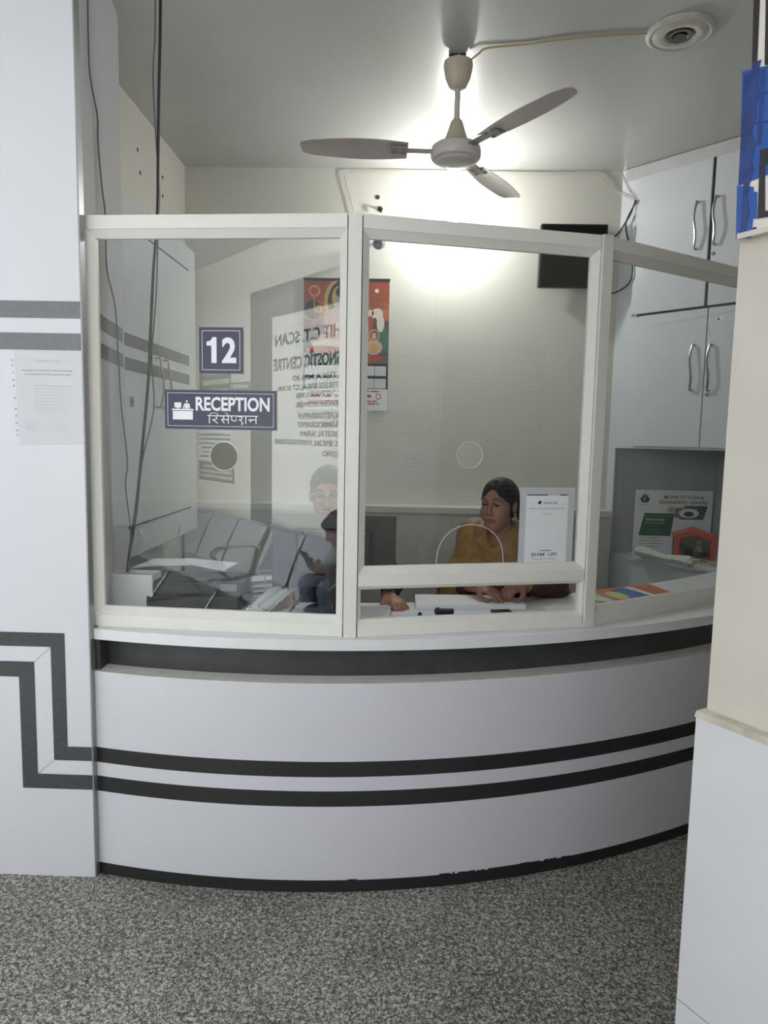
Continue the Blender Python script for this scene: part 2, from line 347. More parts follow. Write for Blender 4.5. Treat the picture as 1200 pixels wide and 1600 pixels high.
for i, (p, q) in enumerate(((PL, PM), (PM, PR), (PR, P4))):
    ex, n, L = basis(p, q); panels.append((Plane(p, ex, (0, 0, 1)), L))
T = .021
for i, p in enumerate((PL, PM, PR, P4)):
    a = panels[max(i - 1, 0)][0].ex; b = panels[min(i, 2)][0].ex; ex = a + b; ex /= np.linalg.norm(ex); ey = A(-ex[1], ex[0], 0)
    mb = MB().box(-T, T, -.026, .03, Z0, Z1 + (.002 if i in (1, 2) else 0), 0, A(p[0], p[1], 0), ex, ey, A(0, 0, 1)); mb.build('post', frame_m, gp, bevel=.0015)
def uv(pl_, x, y, w=0):
    q = atpl(x, y, pl_.o + pl_.n * w, pl_.n) - pl_.o; return float(q @ pl_.ex), float(q @ pl_.ez)
for i, (pl_, L) in enumerate(panels):
    def rail(z0, z1):
        mb = MB(); pl_.rect(mb, T, z0, L - T, z1, -.026, 0, .05); mb.build('rail', frame_m, gp, bevel=.0015)
    rail(Z0, Z0 + .042); rail(Z1 - .042, Z1)
    zlo = Z0 + .042
    if i == 1:
        zm0 = 1.018; rail(zm0, zm0 + .038); mb = MB(); bead(mb, pl_, T, zlo, L - T, zm0, .012, .018, .008); mb.build('bead', frame_m, gp); zlo = zm0 + .038
    mb = MB(); bead(mb, pl_, T, zlo, L - T, Z1 - .042, .024, .021, .001); mb.build('bead', frame_m, gp)
    u0, u1, v0, v1 = T + .02, L - T - .02, zlo + .02, Z1 - .062
    sp = [[(u0, v0), (u1, v0), (u1, v1), (u0, v1)]]; rims = []
    if i == 0: c = uv(pl_, 349, 713); sp.append(circ(c[0], c[1], .046)); rims.append(circ(c[0], c[1], .046))
    if i == 1:
        c = uv(pl_, 735, 711); sp.append(circ(c[0], c[1], .044)); rims.append(circ(c[0], c[1], .044))
        c = uv(pl_, 735, 888); r0 = .118; n_ = 30
        arch = [(c[0] + r0 * math.cos(math.pi * k / n_), v0 + .001 + .135 * math.sin(math.pi * k / n_) ** .8) for k in range(n_ + 1)]
        sp[0] = [(u0, v0), (c[0] - r0, v0)] + arch[::-1][1:-1] + [(c[0] + r0, v0), (u1, v0), (u1, v1), (u0, v1)]
        rims.append(arch)
    V, Fc = curve_mesh(sp, .005); mb = MB(); mb.add([pl_.P(v[0], v[1], v[2] - .006) for v in V], Fc); g = mb.build('glass_pane', MATS['clear_glass'], gp)
    for rm in rims:
        mb = MB(); cl = rm + [rm[0]] if len(rm) == 40 else rm
        mb.tube([pl_.P(q[0], q[1], -.006) for q in cl], .0013, 5); rim = mb.build('ground_edge', mat('ground_glass', (215, 222, 218), .25), gp)
# ---------------------------------------------------------------- signs on the glass
P1, P2, P3 = panels[0][0], panels[1][0], panels[2][0]
navy = mat('navy_vinyl', (52, 50, 78), .35, noise=.05); signw = mat('sign_white', (236, 236, 242), .5, noise=.01)
def rect_from(pl_, x0, y0, x1, y1, w):
    a = uv(pl_, x0, y1, w); b = uv(pl_, x1, y0, w); return a[0], a[1], b[0], b[1]
def border(mb, pl_, u0, v0, u1, v1, t, w, m):
    pl_.rect(mb, u0, v0, u1, v0 + t, w, m); pl_.rect(mb, u0, v1 - t, u1, v1, w, m); pl_.rect(mb, u0, v0, u0 + t, v1, w, m); pl_.rect(mb, u1 - t, v0, u1, v1, w, m)
u0, v0, u1, v1 = rect_from(P1, 311.5, 511.5, 379.5, 583, 0)
tg = thing('number_sign', 'square navy sign reading 12 in white, stuck on the left glass pane', 'sign', P1.P(u0, v0, 0))
mb = MB(); P1.rect(mb, u0, v0, u1, v1, -.0034, 0, .003); mb.build('plate', navy, tg)
mb = MB(); w, h = u1 - u0, v1 - v0; border(mb, P1, u0 + .065 * w, v0 + .07 * h, u1 - .065 * w, v1 - .07 * h, .0015, .0002, 0)
P1.poly(mb, [(u0 + .17 * w, v0 + .60 * h), (u0 + .17 * w, v0 + .69 * h), (u0 + .235 * w, v0 + .70 * h), (u0 + .285 * w, v0 + .735 * h), (u0 + .30 * w, v0 + .785 * h), (u0 + .40 * w, v0 + .785 * h), (u0 + .40 * w, v0 + .225 * h), (u0 + .28 * w, v0 + .225 * h), (u0 + .28 * w, v0 + .60 * h)], .0004, 0); P1.text(mb, '2', u0 + .52 * w, v0 + .225 * h, .33 * w, .56 * h, .0004, 0, .035)
mb.build('lettering', signw, tg)
u0, v0, u1, v1 = rect_from(P1, 258, 611, 432, 669.5, 0); w, h = u1 - u0, v1 - v0
tg = thing('reception_sign', 'wide navy RECEPTION sign with a desk pictogram on the left glass pane', 'sign', P1.P(u0, v0, 0))
mb = MB(); P1.rect(mb, u0, v0, u1, v1, -.0034, 0, .003); mb.build('plate', navy, tg)
mb = MB(); border(mb, P1, u0 + .025 * w, v0 + .075 * h, u1 - .025 * w, v1 - .075 * h, .0013, .0002, 0)
P1.text(mb, 'RECEPTION', u0 + .28 * w, v0 + .47 * h, .66 * w, .36 * h, .0004, 0, .03)
def S_(x, y): return (u0 + (x - 105) / 1043 * w, v0 + (1075 - y) / 355 * h)
def srect(x0, y0, x1, y1): a = S_(x0, y1); b = S_(x1, y0); P1.rect(mb, a[0], a[1], b[0], b[1], .0004, 0)
srect(172, 893, 376, 906); srect(180, 912, 370, 990); srect(196, 835, 262, 880); srect(215, 880, 245, 888)
c = S_(313, 824); P1.disc(mb, c[0], c[1], .0033, .0033, .0004, 0)
P1.poly(mb, [S_(275, 890), S_(288, 848), S_(300, 842), S_(328, 842), S_(340, 850), S_(346, 890), S_(334, 890), S_(330, 862), S_(328, 890), S_(296, 890), S_(296, 862), S_(288, 890)], .0004, 0)
def dv(pts, wd=.0032): P1.stroke(mb, [S_(*p) for p in pts], wd, .0005, 0)
dv([(508, 950), (975, 950)], .0030)                                              # headline
dv([(525, 950), (525, 1018)]); dv([(525, 950), (535, 930), (565, 924), (598, 930), (612, 950)], .0018)      # i-matra
dv([(560, 950), (590, 955), (596, 975), (578, 985), (556, 986), (578, 1000), (600, 1018)])                     # ra
dv([(628, 952), (658, 955), (660, 975), (640, 986), (664, 1016)]); dv([(640, 984), (700, 984)]); dv([(702, 950), (702, 1018)]); dv([(702, 950), (690, 930), (672, 926)], .0018)   # se
dv([(732, 952), (734, 985), (750, 995), (775, 992)]); dv([(775, 952), (775, 992)], .0018)                       # half pa
dv([(800, 958), (822, 955), (832, 970), (818, 984), (800, 986)]); dv([(818, 984), (836, 1018), (824, 1026)]); dv([(865, 950), (865, 1018)])     # sha
dv([(892, 988), (905, 978), (918, 990), (905, 1002)]); dv([(905, 982), (955, 982)]); dv([(960, 950), (960, 1018)])            # na
mb.build('lettering', signw, tg)
# payment sheet in a clear holder (QR code left out)
u0, v0, u1, v1 = rect_from(P2, 809, 762, 899, 885, 0); w, h = u1 - u0, v1 - v0
tg = thing('payment_sheet', 'white payment sheet in a clear plastic holder at lower right of the middle pane', 'notice', P2.P(u0, v0, 0))
mb = MB(); P2.rect(mb, u0, v0, u1, v1, -.0034, 0, .002); mb.build('holder', mat('frosted_holder', (196, 197, 202), .25, noise=.02), tg)
mb = MB(); P2.rect(mb, u0 + .11 * w, v0 + .05 * h, u1 - .12 * w, v1 - .10 * h, -.0012, 0, .001); mb.build('sheet', wht, tg)
mb = MB(); k = .0002
P2.rect(mb, u0 + .12 * w, v1 - .10 * h, u0 + .5 * w, v1 - .088 * h, k, 0); P2.rect(mb, u0 + .72 * w, v1 - .10 * h, u0 + .86 * w, v1 - .088 * h, k, 0)
P2.text(mb, 'Google Pay', u0 + .42 * w, v1 - .215 * h, .26 * w, .04 * h, k, 1, .02)
P2.poly(mb, [(u0 + .31 * w, v1 - .20 * h), (u0 + .35 * w, v1 - .165 * h), (u0 + .39 * w, v1 - .175 * h), (u0 + .37 * w, v1 - .21 * h)], k, 0)
P2.text(mb, 'MOHIT CT SCAN & DIAGNOSTIC CENTRE', u0 + .17 * w, v1 - .275 * h, .64 * w, .018 * h, k, 1)
P2.text(mb, 'Scan & pay', u0 + .42 * w, v1 - .345 * h, .14 * w, .016 * h, k, 0)
P2.rect(mb, u0 + .40 * w, v0 + .195 * h, u0 + .60 * w, v0 + .203 * h, k, 0)
P2.text(mb, 'BHIM  UPI', u0 + .24 * w, v0 + .125 * h, .46 * w, .045 * h, k, 1, .02)
P2.text(mb, 'G Pay  paytm  PhonePe', u0 + .25 * w, v0 + .08 * h, .44 * w, .02 * h, k, 0)
mb.build('lettering', [ink, greyink], tg)
# ---------------------------------------------------------------- paper notice in sleeve on the left wall
tg = thing('paper_notice', 'printed letter in a punched plastic sleeve taped to the striped white wall', 'notice', (-1.11, YF, 1.455))
mb = MB(); q = [(-1.216, 1.740), (-1.003, 1.743), (-1.002, 1.457), (-1.205, 1.452)]
PF.poly(mb, q, .001, 0, .001); mb.build('sheet', mat('letter_paper', (202, 202, 207), .3, noise=.01), tg)
mb = MB(); PF.poly(mb, [(-1.232, 1.741), (-1.216, 1.741), (-1.205, 1.452), (-1.221, 1.451)], .0015, 0, .001)
for k in range(11):
    t = [.1, .15, .23, .31, .37, .5, .62, .69, .77, .85, .90][k]; PF.disc(mb, -1.224 + .011 * t, 1.741 - .29 * t, .0022, .0028, .003, 1, 8)
mb.build('sleeve_strip', [mat('sleeve_film', (214, 215, 220), .2), greyink], tg)
mb = MB(); PF.text(mb, 'Procedure according to the actual visits', -1.193, 1.679, .16, .0055, .003, 0, .02); PF.text(mb, 'of the patient for Diagnostic Services', -1.186, 1.667, .146, .0055, .003, 0, .02)
PF.text(mb, 'DOCTORS - ON', -1.150, 1.708, .075, .006, .003, 1)
random.seed(1); PF.lines(mb, -1.156, -1.035, 1.640, 1.552, 9, .0014, .003, 1, word=.012)
PF.lines(mb, -1.186, -1.145, 1.520, 1.496, 4, .0014, .003, 1, word=.012); PF.lines(mb, -1.09, -1.04, 1.520, 1.490, 5, .0014, .003, 1, word=.012)
mb.build('lettering', [mat('faded_ink', (150, 150, 156), .8), mat('faint_ink', (186, 186, 190), .8)], tg)
# ================================================================ INTERIOR CABINETS
HN = None
def handle_geo(mb, c, along, out, L=.24, r=.006, bow=.028):
    c = np.array(c, float); along = np.array(along, float); out = np.array(out, float); side = np.cross(along, out)
    pts = [c - along * L / 2, c - along * L / 2 + out * .022]
    for k in range(13):
        t = k / 12; z = (t - .5) * (L - .02); pts.append(c + along * z + out * (.024 + .012 * math.sin(math.pi * t)) + side * bow * .45 * math.sin(2 * math.pi * t) * .5)
    pts += [c + along * L / 2 + out * .022, c + along * L / 2]
    mb.tube(pts, r, 8)
# left wall cupboard
lc = thing('wall_cupboard', 'tall shallow white cupboard with grey stripes hung on the left wall behind the glass', 'cupboard', (-1.22, 3.3, .97))
mb = MB().prism([(-1.317, 2.80), (-1.13, 2.80), (-1.13, 3.85), (-1.317, 3.85)], .97, 2.45); mb.build('body', cab_m, lc, bevel=.002)
PLc = Plane((-1.13, 2.80, 0), (0, 1, 0), (0, 0, 1))
for (a, b) in ((.02, .462), (.466, .92)):
    mb = MB(); PLc.rect(mb, a, 1.105, b, 2.325, 0, 0, .004)
    for z0, z1 in ((1.842, 1.894), (1.745, 1.797)): PLc.rect(mb, a, z0, b, z1, .0045, 1)
    d = mb.build('door', [cab_m, char_pale], lc)
    hb = MB(); handle_geo(hb, PLc.P(.462 - .05 if a < .1 else .466 + .05, 1.72, .004), A(0, 0, 1), PLc.n, .22, .005); finish_sub(hb, 'handle', steel, d)
mb = MB(); border(mb, PLc, .01, 1.095, .93, 2.335, .008, .0012, 0); PLc.rect(mb, .460, 1.1, .468, 2.33, .0012, 0); mb.build('door_gap', edge_m, lc)
mb = MB(); q = PLc.P(.03, 1.69, .003); PLc.rect(mb, .10, 1.60, .135, 1.64, .004, 0, .004); PLc.disc(mb, .117, 1.62, .005, .005, .0085, 1); mb.build('lock', [steel, edge_m], lc)
# low cabinets along the back wall
bc = thing('low_back_cabinet', 'low run of grey-white cabinets along the back wall behind the seated woman', 'cabinet', (0, 4.2, 0))
mb = MB().box(-1.3, 1.24, 4.16, 4.3, 0, 1.05); mb.build('body', mat('grey_white_laminate', (200, 200, 194), .35), bc)
mb = MB().box(-1.3, 1.24, 4.14, 4.3, 1.05, 1.085); mb.build('top', mat('cabinet_top', (214, 213, 206), .4), bc)
PB = Plane((0, 4.16, 0), (1, 0, 0), (0, 0, 1))
edges = [-1.28, -.45, .093, .66, 1.22]
for a, b in zip(edges[:-1], edges[1:]):
    mb = MB(); PB.rect(mb, a + .002, .08, b - .002, 1.02, 0, 0, .006); mb.build('door', mat('grey_white_laminate'), bc)
# right-hand angled cupboards
cv = ray(-359, 700); cvd = A(-cv[0], -cv[1], 0); cvd /= np.linalg.norm(cvd)
PC = Plane((1.24, 4.29, 0), cvd, (0, 0, 1))           # u from the back corner towards the camera
if PC.n[1] > 0: PC = Plane((1.24, 4.29, 0), -cvd, (0, 0, 1))
def cu(x, y): q = atpl(x, y, PC.o, PC.n) - PC.o; return float(q @ PC.ex), float(q @ PC.ez)
sg = 1 if cu(1100, 400)[0] > 0 else -1
uc = thing('corner_cupboard', 'glossy pale blue floor-to-ceiling cupboard built across the right corner, with bow handles', 'cupboard', PC.P(0, 0, 0))
dk = .28
def slabC(mb, a, b, z0, z1, w0, t, m=0):
    a, b = sorted((a * sg, b * sg)); PC.rect(mb, a, z0, b, z1, w0, m, t)
UE = 2.6
mb = MB(); slabC(mb, 0, UE, 1.455, 3.048, -.02, .02); mb.build('carcass_front', cab_m, uc)
mb = MB(); slabC(mb, 0, .045, .80, 1.455, -.02, .02); mb.build('stile', cab_m, uc)
mb = MB(); mb.prism([tuple(PC.P(0, 0, -.02)[:2]), tuple(PC.P(sg * .95, 0, -.02)[:2]), (PC.P(sg * .95, 0, -.02)[0], 4.29), (1.26, 4.299)], 1.455, 1.47); mb.build('underside', cab_m, uc)
uc['label'] = uc['label']
def door(a, b, z0, z1, hs, hz, t=.018, lock=None):
    mb = MB(); slabC(mb, a, b, z0, z1, 0.0005, t); d = mb.build('door', cab_m, uc, bevel=.001)
    hb = MB(); handle_geo(hb, PC.P(sg * hs, hz, t), A(0, 0, 1), PC.n, .24, .0065, .03); h = hb.build('handle', steel, None, smooth=True)
    h.parent = d; h.matrix_parent_inverse = Matrix.Identity(4)
    if lock:
        lb = MB(); lb.lathe([(.011, 0), (.011, .003), (.004, .003), (.004, .006)], PC.P(sg * lock[0], lock[1], t), 16, ax=PC.n); l = lb.build('lock', steel, None); l.parent = d; l.matrix_parent_inverse = Matrix.Identity(4)
u_a = abs(cu(988, 495)[0]); u_b = abs(cu(1103, 480)[0]); zs = cu(988, 495)[1]
hA = cu(1092, 354); hB = cu(1122, 346)
door(u_a, u_b - .004, zs + .008, 2.975, abs(hA[0]), hA[1]); door(u_b + .014, u_b + .48, zs + .008, 2.975, abs(hB[0]), hB[1], lock=(abs(cu(1117, 397)[0]), cu(1117, 397)[1]))
u_c = abs(cu(1104, 560)[0]); hC = cu(1085, 575); hD = cu(1112, 575)
door(.16, u_c - .003, 1.47, zs - .006, abs(hC[0]), hC[1]); door(u_c + .003, u_c + .48, 1.47, zs - .006, abs(hD[0]), hD[1], lock=(abs(cu(1107, 617)[0]), cu(1107, 617)[1]))
mb = MB(); slabC(mb, u_b - .004, u_b + .014, zs, 2.98, .0006, .006); slabC(mb, .14, UE, zs - .006, zs + .008, .0006, .004); slabC(mb, u_c - .003, u_c + .003, 1.47, zs, .0006, .003); mb.build('door_gap', edge_m, uc)
mb = MB(); slabC(mb, u_a - .004, u_b + .5, 2.9755, 2.9785, .0004, .003); slabC(mb, u_a - .004, u_a - .0015, zs, 2.977, .0004, .003); slabC(mb, .1565, .1595, 1.47, zs, .0004, .003); mb.build('door_edge_shade', mat('painted_edge_shade', (130, 132, 134), .6), uc)  # thin grey strips stand in for the shade along the door edges
mb = MB(); slabC(mb, .02, UE, 2.98, 3.046, .0002, .004); mb.build('top_rail', mat('rail_grey', (204, 202, 204), .4), uc)
mb = MB(); q = cu(1127, 499); slabC(mb, abs(q[0]) - .02, abs(q[0]) + .02, q[1] - .012, q[1] + .012, .0185, .002, 0); slabC(mb, abs(q[0]) - .010, abs(q[0]) - .001, q[1] - .006, q[1] + .006, .0206, .001, 1); mb.build('door_sticker', [wht, ink], uc)
mb = MB(); slabC(mb, 0, UE, 0, .80, -.02, .02); slabC(mb, 0, UE, .80, .82, -.02, .035); mb.build('lower_panel', cab_m, uc)
# worktop of niche
mb = MB(); mb.prism([tuple(PC.P(0, 0, -.005)[:2]), tuple(PC.P(sg * .98, 0, -.005)[:2]), (PC.P(sg * .98, 0, 0)[0], 4.295), (1.26, 4.295)], .80, .822); mb.build('niche_shelf', cab_m, uc)
mb = MB().box(1.262, 2.0, 4.285, 4.298, .82, 1.455); mb.build('niche_back', mat('grey_niche_board', (168, 172, 178), .5), uc)
mb = MB().box(1.885, 1.9, 3.62, 4.285, .822, 1.455); mb.build('niche_side', mat('grey_niche_board'), uc)
# ================================================================ NICHE CONTENTS
tg = thing('clinic_poster', 'white clinic poster with green leaf logo leaning at the back of the corner niche', 'poster', (1.65, 4.27, .822))
PP = Plane((1.41, 4.268, .823), (1, 0, 0), (0, -.0, 1)); w, h = .462, .385
mb = MB(); PP.rect(mb, 0, 0, w, h, -.004, 0, .003); mb.build('board', wht, tg)
green = mat('poster_green', (14, 92, 66), .5); pgrey = mat('poster_grey', (120, 124, 122), .6); pbeige = mat('poster_beige', (190, 160, 120), .6)
mb = MB(); def_ = None
def pr(x, y): return ((x - 100) / 1040 * w, (1010 - y) / 825 * h)
PP.poly(mb, [pr(235, 485), pr(640, 485), pr(600, 780), pr(168, 780)], .0003, 0); PP.poly(mb, [pr(770, 382), pr(1080, 382), pr(1030, 560), pr(700, 560)], .0003, 0)
leaf = [(230, 222), (245, 262), (272, 245), (268, 285), (302, 290), (285, 318), (270, 352), (240, 345), (230, 360), (220, 345), (190, 350), (175, 318), (155, 290), (190, 285), (188, 245), (215, 262)]
PP.poly(mb, [pr(*p) for p in leaf], .0003, 0); PP.stroke(mb, [pr(215, 320), pr(235, 275), pr(240, 300)], .004, .0006, 3)
PP.poly(mb, [pr(640, 410), pr(940, 410), pr(940, 540), pr(640, 540)], .0005, 1); PP.disc(mb, *pr(830, 480), .06, .028, .0007, 3); PP.disc(mb, *pr(830, 490), .03, .016, .0008, 4); PP.disc(mb, *pr(590, 440), .02, .018, .0006, 2)
PP.text(mb, 'MOHIT CT SCAN &', *pr(487, 297), .236, .02, .0004, 0, .02); PP.text(mb, 'DIAGNOSTIC CENTRE', *pr(425, 362), .288, .019, .0004, 0, .02)
PP.text(mb, 'MOHIT', *pr(170, 385), .05, .006, .0004, 4)
PP.text(mb, 'Whole Body', *pr(250, 588), .115, .015, .0006, 3, .02); PP.text(mb, 'M.R.I. (1.5 Tesla)', *pr(250, 625), .11, .010, .0006, 3)
random.seed(5); PP.lines(mb, pr(250, 0)[0], pr(610, 0)[0], pr(0, 505)[1], pr(0, 535)[1], 1, .004, .0006, 5, word=.03, ragged=0); PP.lines(mb, pr(200, 0)[0], pr(520, 0)[0], pr(0, 690)[1], pr(0, 755)[1], 2, .004, .0006, 5, word=.03, ragged=.1)
PP.lines(mb, pr(190, 0)[0], pr(520, 0)[0], pr(0, 790)[1], pr(0, 975)[1], 5, .003, .0006, 4, word=.025)
mb.build('print', [green, pgrey, pbeige, wht, ink, pgrey], tg)
# orange house-shaped box
tg = thing('orange_shrine_box', 'small orange house-shaped box with glass front standing in the corner niche', 'box', (1.66, 4.0, .82))
PO = Plane((1.565, 4.02, .824), np.array((.96, -.28, 0)), (0, 0, 1)); w, h = .215, .175; orange = mat('orange_plastic', (196, 72, 40), .35)
mb = MB(); D = .15
outer = [(0, 0), (w, 0), (w, h * .80), (w * .5, h), (0, h * .80)]; inner = [(.025, .022), (w - .025, .022), (w - .025, h * .72), (w * .5, h * .86), (.025, h * .72)]
for ww in (-.012,):
    V = [PO.P(*p, 0) for p in outer] + [PO.P(*p, 0) for p in inner] + [PO.P(*p, ww) for p in inner] + [PO.P(*p, ww) for p in outer]
    mb.add(V, [(r * 5 + k, r * 5 + (k + 1) % 5, ((r + 1) % 4) * 5 + (k + 1) % 5, ((r + 1) % 4) * 5 + k) for r in range(4) for k in range(5)])
mb.build('front_frame', orange, tg)
mb = MB(); PO.rect(mb, 0, 0, .006, h * .79, -D, 0, D - .012); PO.rect(mb, w - .006, 0, w, h * .79, -D, 0, D - .012); PO.rect(mb, 0, 0, w, .01, -D, 0, D - .012); PO.rect(mb, 0, 0, w, h * .79, -D, 0, .005); mb.build('housing', mat('dark_maroon_plastic', (70, 40, 36), .5), tg)
mb = MB(); mb.slab([PO.P(-.008, h * .80 - .004, .008), PO.P(w * .5, h + .004, .008), PO.P(w * .5, h + .010, .008), PO.P(-.008, h * .80 + .004, .008)], -PO.n, D); mb.slab([PO.P(w * .5, h + .004, .008), PO.P(w + .008, h * .80 - .004, .008), PO.P(w + .008, h * .80 + .004, .008), PO.P(w * .5, h + .010, .008)], -PO.n, D); mb.build('roof', orange, tg)
mb = MB(); PO.poly(mb, inner, -.008, 0, .002); mb.build('window', MATS['clear_glass'], tg)
mb = MB(); PO.rect(mb, .002, .003, w - .002, .016, .0008, 0, .003); mb.build('gold_strip', mat('gold_strip', (178, 140, 78), .35, .4, noise=.3, scale=90), tg)
mb = MB(); mb.lathe([(.012, 0), (.022, .015), (.03, .04), (.018, .06), (.006, .075)], PO.P(w * .62, .012, -.07), 14); mb.ball(PO.P(w * .62, .10, -.07), .02); mb.build('figurine', mat('grey_stone', (130, 126, 118), .5), tg, smooth=True)
mb = MB(); mb.lathe([(.018, 0), (.018, .05)], PO.P(w * .2, .012, -.06), 12); mb.build('small_pot', mat('grey_stone'), tg, smooth=True)
# rolled plastic-wrapped packet
a = atpl(1000, 862, PC.o, PC.n) + PC.n * .03; b = atpl(1092, 892, PC.o, PC.n) + PC.n * .10; a[2] = .862; b[2] = .852
mb = MB(); pts = []; rs = []; random.seed(11)
for k in range(15):
    t = k / 14; pts.append(a + (b - a) * t + A(0, 0, .004 * math.sin(9 * t))); rs.append(.026 + .006 * math.sin(7 * t + 1) + random.uniform(-.003, .003))
mb.tube(pts, rs, 9); d = (b - a) / np.linalg.norm(b - a); s_ = np.cross(d, A(0, 0, 1))
mb.slab([a - d * .015 - s_ * .02 + A(0, 0, .0), a - d * .015 + s_ * .02, a + s_ * .024 + A(0, 0, .02), a - s_ * .024 + A(0, 0, .02)], A(0, 0, 1), .01)
mb.slab([b - d * .02 - s_ * .03, b + d * .03 - s_ * .034, b + d * .03 + s_ * .034, b - d * .02 + s_ * .03], A(0, 0, 1), .022)
tag(mb.build('wrapped_roll', mat('milky_plastic', (206, 210, 200), .22, noise=.1, scale=30, bump=.4), smooth=True), 'milky white plastic-wrapped roll lying along the front of the corner niche', 'roll')
mb = MB(); random.seed(2)
c0 = PO.P(w + .03, -.002, .055)
for k in range(5):
    r = .05 + .006 * k; mb.tube([c0 + A((r) * math.cos(q / 10 * 6.283) * 1.1, r * .55 * math.sin(q / 10 * 6.283), .004 + .004 * k) for q in range(11)], .0018, 5)
tag(mb.build('coiled_wire', mat('grey_wire', (170, 170, 165), .4), smooth=True), 'small coil of thin grey wire beside the orange house-shaped box', 'wire')
# ================================================================ THINGS ON THE COUNTER (right bay)
def plate(name, pix, z, t, m, label, cat, parent=None, group=None):
    mb = MB(); P_ = [atz(x, y, z + t) for x, y in pix]; mb.slab([p - A(0, 0, t) for p in P_], A(0, 0, 1), t, 0)
    o = mb.build(name, m, parent); return tag(o, label, cat, group) if parent is None else o
ZT = .8535
news = mat('newsprint', (196, 196, 190), .8, noise=.15, scale=60)
plate('newspaper_pile', [(925, 948), (1000, 944), (985, 932), (925, 922)], ZT, .008, news, 'folded grey newspapers under the magazines behind the right pane', 'newspaper')
mg = thing('magazine', 'glossy magazine with orange and blue cover lying on newspapers behind the right pane', 'magazine', atz(1000, 935, ZT))
mb = MB(); pq = [(970, 940.5), (1072, 934), (1015, 913), (925, 922)]; P_ = [atz(x, y, ZT + .022) for x, y in pq]
mb.slab([p - A(0, 0, .013) for p in P_], A(0, 0, 1), .012); mb.build('pages', news, mg)
def bil(P_, s, t): return (P_[0] * (1 - s) + P_[1] * s) * (1 - t) + (P_[3] * (1 - s) + P_[2] * s) * t
def cover(name, P_, z, cells, parent, mats):
    mb = MB(); mb.slab([p + A(0, 0, z) for p in P_], A(0, 0, 1), .001, 0)
    for m, pts in cells: mb.add([bil(P_, s, t) + A(0, 0, z + .0014 + .0001 * m) for s, t in pts], [tuple(range(len(pts)))], m)
    return mb.build(name, mats, parent)
co = mat('cover_orange', (206, 112, 62), .3); cbl = mat('cover_blue', (66, 112, 176), .3); cyl = mat('cover_yellow', (214, 208, 112), .35); cw = mat('cover_white', (226, 226, 222), .4)
def blob(cx, cy_, rx_, ry_, n=14, a=0): return [(cx + rx_ * math.cos(6.283 * k / n), cy_ + ry_ * math.sin(6.283 * k / n)) for k in range(n)]
cover('cover', P_, .0, [(1, blob(.38, .5, .22, .42)), (3, [(.60, .15), (.70, .12), (.62, .95), (.50, .95)]), (2, blob(.15, .45, .13, .3))], mg, [co, cbl, cyl, cw])
mg2 = thing('magazine', 'pale yellow booklet tucked at the left end under the orange magazine, behind the right pane', 'magazine', atz(950, 935, ZT))
mb = MB(); pq = [(922, 938), (975, 944), (990, 931), (925, 928)]; P2_ = [atz(x, y, ZT + .012) for x, y in pq]
mb.slab([p - A(0, 0, .003) for p in P2_], A(0, 0, 1), .003); mb.build('pages', news, mg2); cover('cover', P2_, 0.0001, [(1, [(.1, .1), (.9, .1), (.9, .5), (.1, .5)])], mg2, [cyl, cw])
# ================================================================ THINGS ON THE COUNTER (middle bay)
lg = plate('ledger_sheets', [(650, 945), (822, 945), (798, 930), (648, 928.5)], ZT, .018, wht, 'large stack of white sheets under the hands of the woman in ochre', 'paper stack')
plate('white_sheet', [(612, 962), (862, 960), (868, 947), (612, 947)], ZT, .0015, mat('ruled_paper', (214, 220, 226), .6), 'wide pale sheet spread along the counter in front of the sheet stack', 'paper')
bk = thing('ledger_book', 'closed white-topped ledger with brown cover at left of the counter slot', 'book', atz(580, 955, ZT))
mb = MB(); P_ = [atz(x, y, ZT + .014) for x, y in ((556, 966), (607, 965), (612, 943), (562, 942))]
mb.slab([p - A(0, 0, .014) for p in P_], A(0, 0, 1), .0035); mb.build('cover', mat('brown_cover', (86, 56, 48), .5), bk)
mb = MB(); mb.slab([p - A(0, 0, .0104) for p in P_], A(0, 0, 1), .010); mb.build('pages', wht, bk)
p = atz(694, 962, ZT)
tp = thing('tape_stapler', 'small black stapler lying on the pale sheet in the counter slot', 'stapler', p)
mb = MB(); mb.box(-.030, .034, -.012, .012, 0, .006, 0, p, A(1, .1, 0), A(-.1, 1, 0), A(0, 0, 1)); mb.build('base', blackp, tp)
mb = MB(); mb.box(-.024, .034, -.010, .010, .008, .026, 0, p, A(1, .1, 0), A(-.1, 1, 0), A(0, 0, 1)); mb.build('arm', blackp, tp, bevel=.003)
mb = MB(); mb.lathe([(.010, -.011), (.013, -.008), (.013, .008), (.010, .011)], p + A(-.024, 0, .016), 16, ax=(0, 1, 0)); mb.build('hinge', mat('dark_rubber', (50, 50, 54), .4), tp, smooth=True)
p = atz(656, 963, ZT); mb = MB(); mb.lathe([(.008, 0), (.009, .003), (.006, .012), (.002, .016)], p, 14); tag(mb.build('small_stamp', blackp, smooth=True), 'tiny black cap left of the stapler in the counter slot', 'cap')
p = atz(752, 963.5, ZT); mb = MB(); mb.tube([p + A(-.035, 0, .005), p + A(.06, .03, .005)], .0045, 8); tag(mb.build('black_pen', blackp, smooth=True), 'thin black pen lying right of the stapler in the counter slot', 'pen')
p = atz(775, 960, ZT); mb = MB().box(-.035, .04, -.02, .02, 0.0, .011, 0, p + A(.02, .02, .0), A(.97, .2, 0), A(-.2, .97, 0), A(0, 0, 1)); tag(mb.build('spectacle_case', blackp, bevel=.004), 'flat black case behind the thin pen in the counter slot', 'case')
